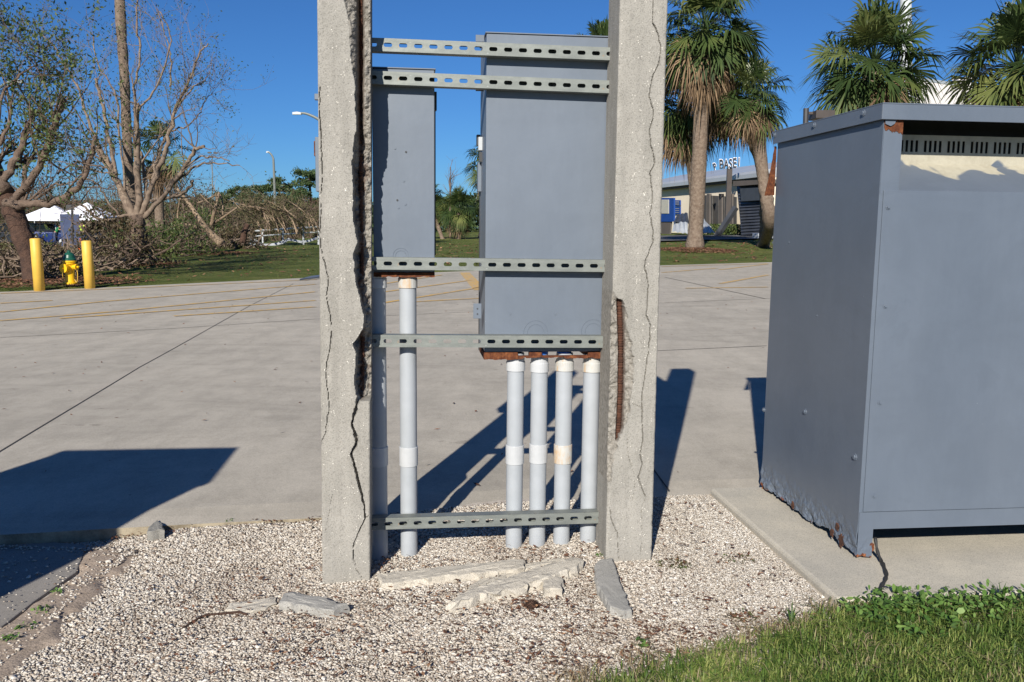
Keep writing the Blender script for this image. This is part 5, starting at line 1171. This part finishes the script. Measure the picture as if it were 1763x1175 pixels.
pl_=[(352,338,86,60,'first pine of the row from the left, beside the double lamp'),(388,330,90,46,'narrow pine, second of the row'),(418,322,88,44,'pine in the middle of the row, below the open sky'),(448,320,92,50,'flat topped pine left of the single arm lamp'),(480,306,84,52,'round crowned pine behind the single arm lamp'),(505,318,90,46,'lower pine between the two tallest ones'),(532,292,80,60,'tallest pine of the row, beside the left post'),(560,300,86,60,'pine mostly hidden behind the left post'),(330,340,92,50,'dim pine behind the upturned branches')]
for i,(x,y,D,w,lab) in enumerate(pl_): pine(lab,x,y,D,w,100+i)
def scrubtree(lab,x,ytop,D,w,seed,lm='scrub'):
    rs=np.random.default_rng(seed);c=PY(x,ytop,D);g=float(T(c[0],D));H_=c[2]-g;b=np.array([c[0],D,g]);th=thing('scrub_tree',lab,'scrub tree',b,'half bare scrub trees behind the debris');W_=w*D/F
    m=MB();cs=[]
    for i in range(26):
        a=rs.uniform(0,6.28);r=W_*.5*rs.random()**.6;q=b+np.array([math.cos(a)*r,math.sin(a)*r*.6,H_*rs.uniform(.45,1)*(1-.25*(r/W_*2)**2)]);s=b+(q-b)*[.35,.35,0];P=cat([s,(s+q)/2+rs.normal(0,.25,3),q],3);m.tube(P,np.linspace(.07,.02,len(P)),4,False);cs.append(P[3]);cs.append(q);[grow(m,[],q,rs.normal(0,1,3)+Z*.6,W_*.16,.03,1) for _ in range(2)]
    mesh('stems',m,MT['bark'],th);cs=np.array(cs);n=3600 if x<340 else 2600;k=rs.integers(0,len(cs),n);pp=cs[k]+rs.normal(0,1,(n,3))*[W_*.11,W_*.08,H_*.08];pp[:,2]=np.maximum(pp[:,2],g+.05);leaves('foliage',pp,.17,MT[lm],th,asp=.28)
sl=[(-20,310,66,150,'leafb'),(30,318,68,120,'scrub'),(75,310,72,110,'leafb'),(115,308,70,100,'scrub'),(160,304,70,110,'scrub'),(205,302,68,100,'leafb'),(250,302,64,100,'scrub'),(300,304,64,90,'leafb'),(335,322,56,90,'scrub'),(372,358,54,80,'scrub'),(410,362,60,80,'leafb'),(445,358,62,80,'scrub'),(480,352,58,80,'scrub'),(515,345,56,90,'scrub'),(550,345,60,90,'leafb')]
nm=['leftmost, at the picture edge','behind the low curved limb','above the left tent','between the two tents','above the right tent','left of the bare tree trunk','right behind the bare tree trunk','under the small bent palm','behind the upturned branches','grey brown, below the double lamp','low, in the middle of the row','left of the single arm lamp foot','behind the blown over bush','tallest, over the blown over bush','mostly hidden behind the left post']
for i,((x,y,D,w,l),s) in enumerate(zip(sl,nm)): scrubtree('half bare scrub tree '+s,x,y,D+8,w,200+i,l)
# far wood that reads as one mass
n=60000;x=rng.uniform(-160,30,n);y=rng.uniform(112,135,n);hh_=(3.4+3.0*fbm(x*.12,y*0,301))*(1-.0*x);c=np.stack([x,y,T(x,y)+rng.random(n)**.7*hh_],1)
o=leaves('distant_wood',c,.6,MT['pine'],asp=.5);tag(o,'dark wood along the horizon behind everything on the left','wood',kind='stuff')
n=26000;x=rng.uniform(-30,70,n);y=rng.uniform(118,135,n);hh_=(4.0+3*fbm(x*.12,y*0,302));c=np.stack([x,y,T(x,y)+rng.random(n)**.7*hh_],1)
o=leaves('distant_wood',c,.6,MT['pine'],asp=.5);tag(o,'dark wood along the horizon behind the boxes and the right building','wood',kind='stuff')
b=PY(775,400,60);b[2]=float(T(b[0],60));th=thing('bare_tree','thin bare treetop against the sky between the two grey boxes','tree',b);m=MB();lv=[]
m.tube([b,PY(775,330,60),PY(776,288,60)],[.1,.06,.02],5)
for i in range(16): grow(m,lv,PY(775,rng.uniform(292,340),60),rng.normal(0,1,3)*[1,.6,.3]+Z*1.2,.9,.02,1)
mesh('branches',m,MT['bark'],th)
# ---------------------------------------------------------------- road, stadium building and wreckage on the right
FA=PY(1310,300,50);FB=PY(1145,310,63.5);fd_=(FB-FA);fd_[2]=0;fd_/=np.linalg.norm(fd_);fn_=np.array([fd_[1],-fd_[0],0]);
if fn_[1]>0: fn_=-fn_
def FP(px,py,off=0.): return HP(px,py,FA+fn_*off,fn_)
gB=.55
bld=thing('stadium_building','cream building with a pale metal roof behind the palms on the right','building',np.array([FA[0],FA[1],gB]))
def quadwall(name,par,pts,mat,thick=.15,off=0.,bevel=0):
    P=[FP(x,y,off) for x,y in pts];return mesh(name,MB().prism(P,-fn_*thick),mat,par,bevel=bevel)
def zlvl(p,z): q=np.array(p);q[2]=z;return q
MT['cream']=simple('cream_stucco',(.8,.7,.54,1),(.74,.64,.5,1),.8,.9,bump=.2);MT['roofm']=simple('pale_metal_roof',(.5,.52,.54,1),(.42,.44,.46,1),.6,.4,.3);MT['soff']=simple('brown_grey_soffit',(.12,.1,.09,1),(.09,.08,.07,1),1,.8)
A_=FP(1330,300);B_=FP(1090,300)
zw=4.1
mesh('wall',MB().box(zlvl(A_,-.2),zlvl(B_,0)-zlvl(A_,0),-fn_*8,Z*(zw+.2)),MT['cream'],bld)
zr_=PY(1295,297,FP(1295,297)[1])[2];m=MB();L_=B_-A_;L_[2]=0
m.prism([zlvl(A_,zw+.02)+fn_*.55,zlvl(A_,zr_-.15)+fn_*.55,zlvl(A_,zr_)+fn_*.4,zlvl(A_,zr_+1.0)-fn_*4,zlvl(A_,zr_-.2)-fn_*9,zlvl(A_,zw+.02)-fn_*9],L_)
mesh('roof',m,MT['roofm'],bld)
m=MB();m.box(zlvl(A_,zw-.12)+fn_*.4,L_,-fn_*.38,Z*.13);mesh('soffit',m,MT['soff'],bld)
MT['gate']=simple('dark_grey_gate_panel',(.055,.05,.047,1),(.09,.085,.08,1),1.5,.6)
gt=thing('gate','dark grey panelled gate in front of the cream building','gate',zlvl(FP(1236,385,.5),gB))
for i in range(6):
    x0=1207+i*10.3;quadwall('gate_panel',gt,[(x0,336+i*.6),(x0+9,336.5+i*.6),(x0+9,386),(x0,386)],MT['gate'],.05,.5+.12*(i%2))
for x in (1219,1240,1258):
    quadwall('gate_post',gt,[(x-2.5,334),(x+2.5,334),(x+2.5,388),(x-2.5,388)],MT['soff'],.15,.7)
MT['bluep']=simple('blue_sign_panel',(.012,.06,.28,1),(.01,.05,.22,1),2,.5);MT['paper']=simple('pale_poster',(.5,.47,.38,1),(.4,.4,.36,1),9,.7)
k=thing('kiosk','blue notice kiosk at the left end of the cream building, beside the right post','kiosk',zlvl(FP(1152,385,3.),gB));quadwall('kiosk_body',k,[(1135,341),(1160,341),(1160,382),(1135,382)],MT['bluep'],.1,3.);quadwall('kiosk_base',k,[(1138,382),(1155,382),(1153,404),(1138,404)],MT['soff'],.1,2.95);quadwall('poster',k,[(1138,344),(1151,344),(1151,368),(1138,368)],MT['paper'],.03,3.03)
for y0,y1,lab in ((345,354,'upper of two small blue wall signs on the cream building'),(356,369,'lower of two small blue wall signs on the cream building')):
    c=FP(1166,(y0+y1)/2,.1);th=thing('wall_sign',lab,'sign',c,'blue wall signs');quadwall('sign_plate',th,[(1160,y0),(1171,y0),(1171,y1),(1160,y1)],MT['bluep'],.06,.1)
    m=MB()
    for j in range(3): yy=y0+(y1-y0)*(.25+.25*j);P=[FP(1162,yy,.115),FP(1169,yy,.115),FP(1169,yy+.7,.115),FP(1162,yy+.7,.115)];m.prism(P,fn_*.01)
    mesh('sign_text_lines',m,MT['paper'],th)
MT['corr']=simple('dark_corrugated_metal',(.06,.065,.075,1),(.1,.105,.115,1),1.5,.45,.4)
sh_=thing('metal_shed','collapsed dark corrugated metal shed left of the cabinet','shed',zlvl(FP(1290,405,3),gB))
m=MB();nn=16
for j in range(nn):
    ya=322+j*5.2;yb=ya+5.2;xl=1270+(j*.5);a,b2_,c2_,d2_=FP(xl,ya,3.),FP(1322,ya-3,3.),FP(1322,yb-3,3.08),FP(xl,yb,3.08)
    m.add([a,b2_,c2_,d2_],[(0,1,2,3)])
mesh('corrugated_wall',m,MT['corr'],sh_).modifiers.new('s','SOLIDIFY').thickness=.05
quadwall('shed_roof',sh_,[(1262,312),(1330,309),(1330,316),(1262,321)],MT['soff'],2,3.4)
quadwall('door_panel',sh_,[(1274,325),(1310,323),(1309,345),(1276,347)],MT['corr'],.04,3.3)
o_=FP(1267,357,3.2);p_=zlvl(FP(1228,407,4.2),gB);m=MB();m.tube([p_,o_],.17,4);tag(mesh('fallen_beam',m,MT['corr'],origin=p_),'grey beam leaning against the collapsed shed','beam')
def sheetobj(lab,pts,off,mat,grp='sheets of torn roofing'):
    P=[FP(x,y,off+q*.5) for q,(x,y) in enumerate(pts)];c=np.mean(P,0);m=MB();N_=6
    for i in range(N_):
        a=P[0]+(P[1]-P[0])*i/N_;b=P[0]+(P[1]-P[0])*(i+1)/N_;c_=P[3]+(P[2]-P[3])*(i+1)/N_;d=P[3]+(P[2]-P[3])*i/N_;up_=Z*.06*(i%2);m.add([a+up_,b+Z*.06*((i+1)%2),c_+Z*.06*((i+1)%2),d+up_],[(0,1,2,3)])
    o=mesh('roofing_sheet',m,mat,origin=c);o.modifiers.new('s','SOLIDIFY').thickness=.04;tag(o,lab,'roofing sheet',grp)
sheetobj('white bent roofing sheet on the ground left of the straight palm',[(1161,384),(1184,385),(1184,404),(1158,400)],4,MT['wmetal'])
sheetobj('white roofing sheet on the ground right of the straight palm',[(1207,386),(1222,392),(1230,402),(1206,403)],4.4,MT['wmetal'])
sheetobj('grey ribbed sheet tilted against the cream wall left of the straight palm',[(1166,372),(1184,368),(1186,386),(1160,384)],3,MT['corr'])
sheetobj('grey ribbed sheet tilted right of the straight palm, before the gate',[(1207,370),(1214,386),(1224,392),(1208,392)],3,MT['roofm'])
h=zlvl(FP(1255,392,2),gB);n=5000;c=h+rng.normal(0,.35,(n,3))*[1.7,.9,.0];c[:,2]=gB+rng.random(n)*.95;th=thing('hedge','clipped green hedge before the dark gate','hedge',h);leaves('foliage',c,.13,MT['leaf'],th);m=MB()
for i in range(8): q=h+[(i-4)*.25,0,0];m.tube([q,q+Z*.7],.02,5)
mesh('stems',m,MT['bark'],th)
o=h*0+zlvl(FP(1313,404,4.5),gB);m=MB().cbox(o+Z*.25,.75,.6,.5,.2);tag(mesh('concrete_block',m,MT['roofm'],origin=o,bevel=.03),'pale block on the ground before the collapsed shed','block')
# sign on its post
sp0=zlvl(FP(1252,390,1.5),gB);st_=FP(1252,290,1.5);sg=thing('stadium_sign','white backed arched letters on a dark post above the building roof','sign',sp0);m=MB();m.box(sp0-[.14,.1,0],[.28,0,0],[0,.2,0],Z*(st_[2]-gB));mesh('sign_post',m,MT['bronze'],sg)
DS_=sp0[1]-.2
def glyph(ch,x,y,hpx,rot,mat,off,name,grow_=0.):
    cu=bpy.data.curves.new('t','FONT');cu.body=ch;cu.size=hpx*DS_/F*1.42;cu.align_x='CENTER';cu.extrude=.03;cu.offset=grow_
    tmp=bpy.data.objects.new('t',cu);C.objects.link(tmp);me=bpy.data.meshes.new_from_object(tmp.evaluated_get(bpy.context.evaluated_depsgraph_get()));bpy.data.objects.remove(tmp)
    me.materials.clear();me.materials.append(mat);ob=bpy.data.objects.new(name,me);C.objects.link(ob);ob.parent=sg;ORI[ob.name]=ORI[sg.name]
    p=PY(x,y,DS_+off)-sp0;ob.matrix_local=Matrix.Translation(Vector(p))@Matrix.Rotation(rot,4,'Y')@Matrix.Rotation(math.pi/2,4,'X')@Matrix.Diagonal((.6,1,1,1));return ob
MT['ink']=simple('black_letter_face',(.015,.015,.02,1),(.02,.02,.025,1),3,.5)
for ch,x,y,hp_,ro in (('P',1232,292,11,-.3),('B',1242.5,291,16,-.1),('A',1250.5,290,15,-.06),('S',1258,289,15,-.05),('E',1265,288.5,16,-.05),('I',1272,286,14,.0)):
    b_=glyph(ch,x,y,hp_,ro,MT['white'],.12,'letter_backing',.035);glyph(ch,x,y,hp_,ro,MT['ink'],0.,'letter')
# street behind the right lawn
rp=[LAWN(x,y) for x,y in ((1120,418),(1340,413),(1340,406),(1120,408))]
MT['asph']=simple('asphalt',(.12,.12,.12,1),(.09,.09,.09,1),3,.9)
m=MB();P=[np.append(q[:2],0) for q in rp];P[0]=P[0]-(P[1]-P[0])*.1;P[3]=P[3]-(P[2]-P[3])*.1;P[1]=P[1]+(P[1]-P[0]);P[2]=P[2]+(P[2]-P[3])
N_=30;v=[]
for i in range(N_+1):
    a=P[0]+(P[1]-P[0])*i/N_;b=P[3]+(P[2]-P[3])*i/N_
    for q in np.linspace(0,1,6): w_=a+(b-a)*q;v.append([w_[0],w_[1],T(w_[0],w_[1])+.06])
struct(mesh('road',m.add(v,[(i*6+j,(i+1)*6+j,(i+1)*6+j+1,i*6+j+1) for i in range(N_) for j in range(5)]),MT['asph']))
# white building behind the round palm
a=PY(1575,160,75);b=PY(1700,148,80);wb=thing('white_building','big plain white building above the cabinet roof between two palms','building',np.array([a[0],75,.5]));m=MB();d_=(b-a)*[1,1,0];zt_=PY(1650,149,78)[2]
m.box(np.array([a[0],a[1],0]),d_,[2,14,0],Z*zt_);MT['wwall']=simple('white_building_wall',(.78,.72,.7,1),(.7,.66,.64,1),.3,.85);mesh('wall',m,MT['wwall'],wb);mesh('parapet',MB().box(np.array([a[0],a[1],zt_])-[.1,.1,0],d_*1.01,[2,14.2,0],Z*.25),MT['roofm'],wb)
q=PY(1656,146,79);mesh('roof_unit',MB().cbox(q+Z*.1,1.2,1.2,.9),MT['wwall'],wb)
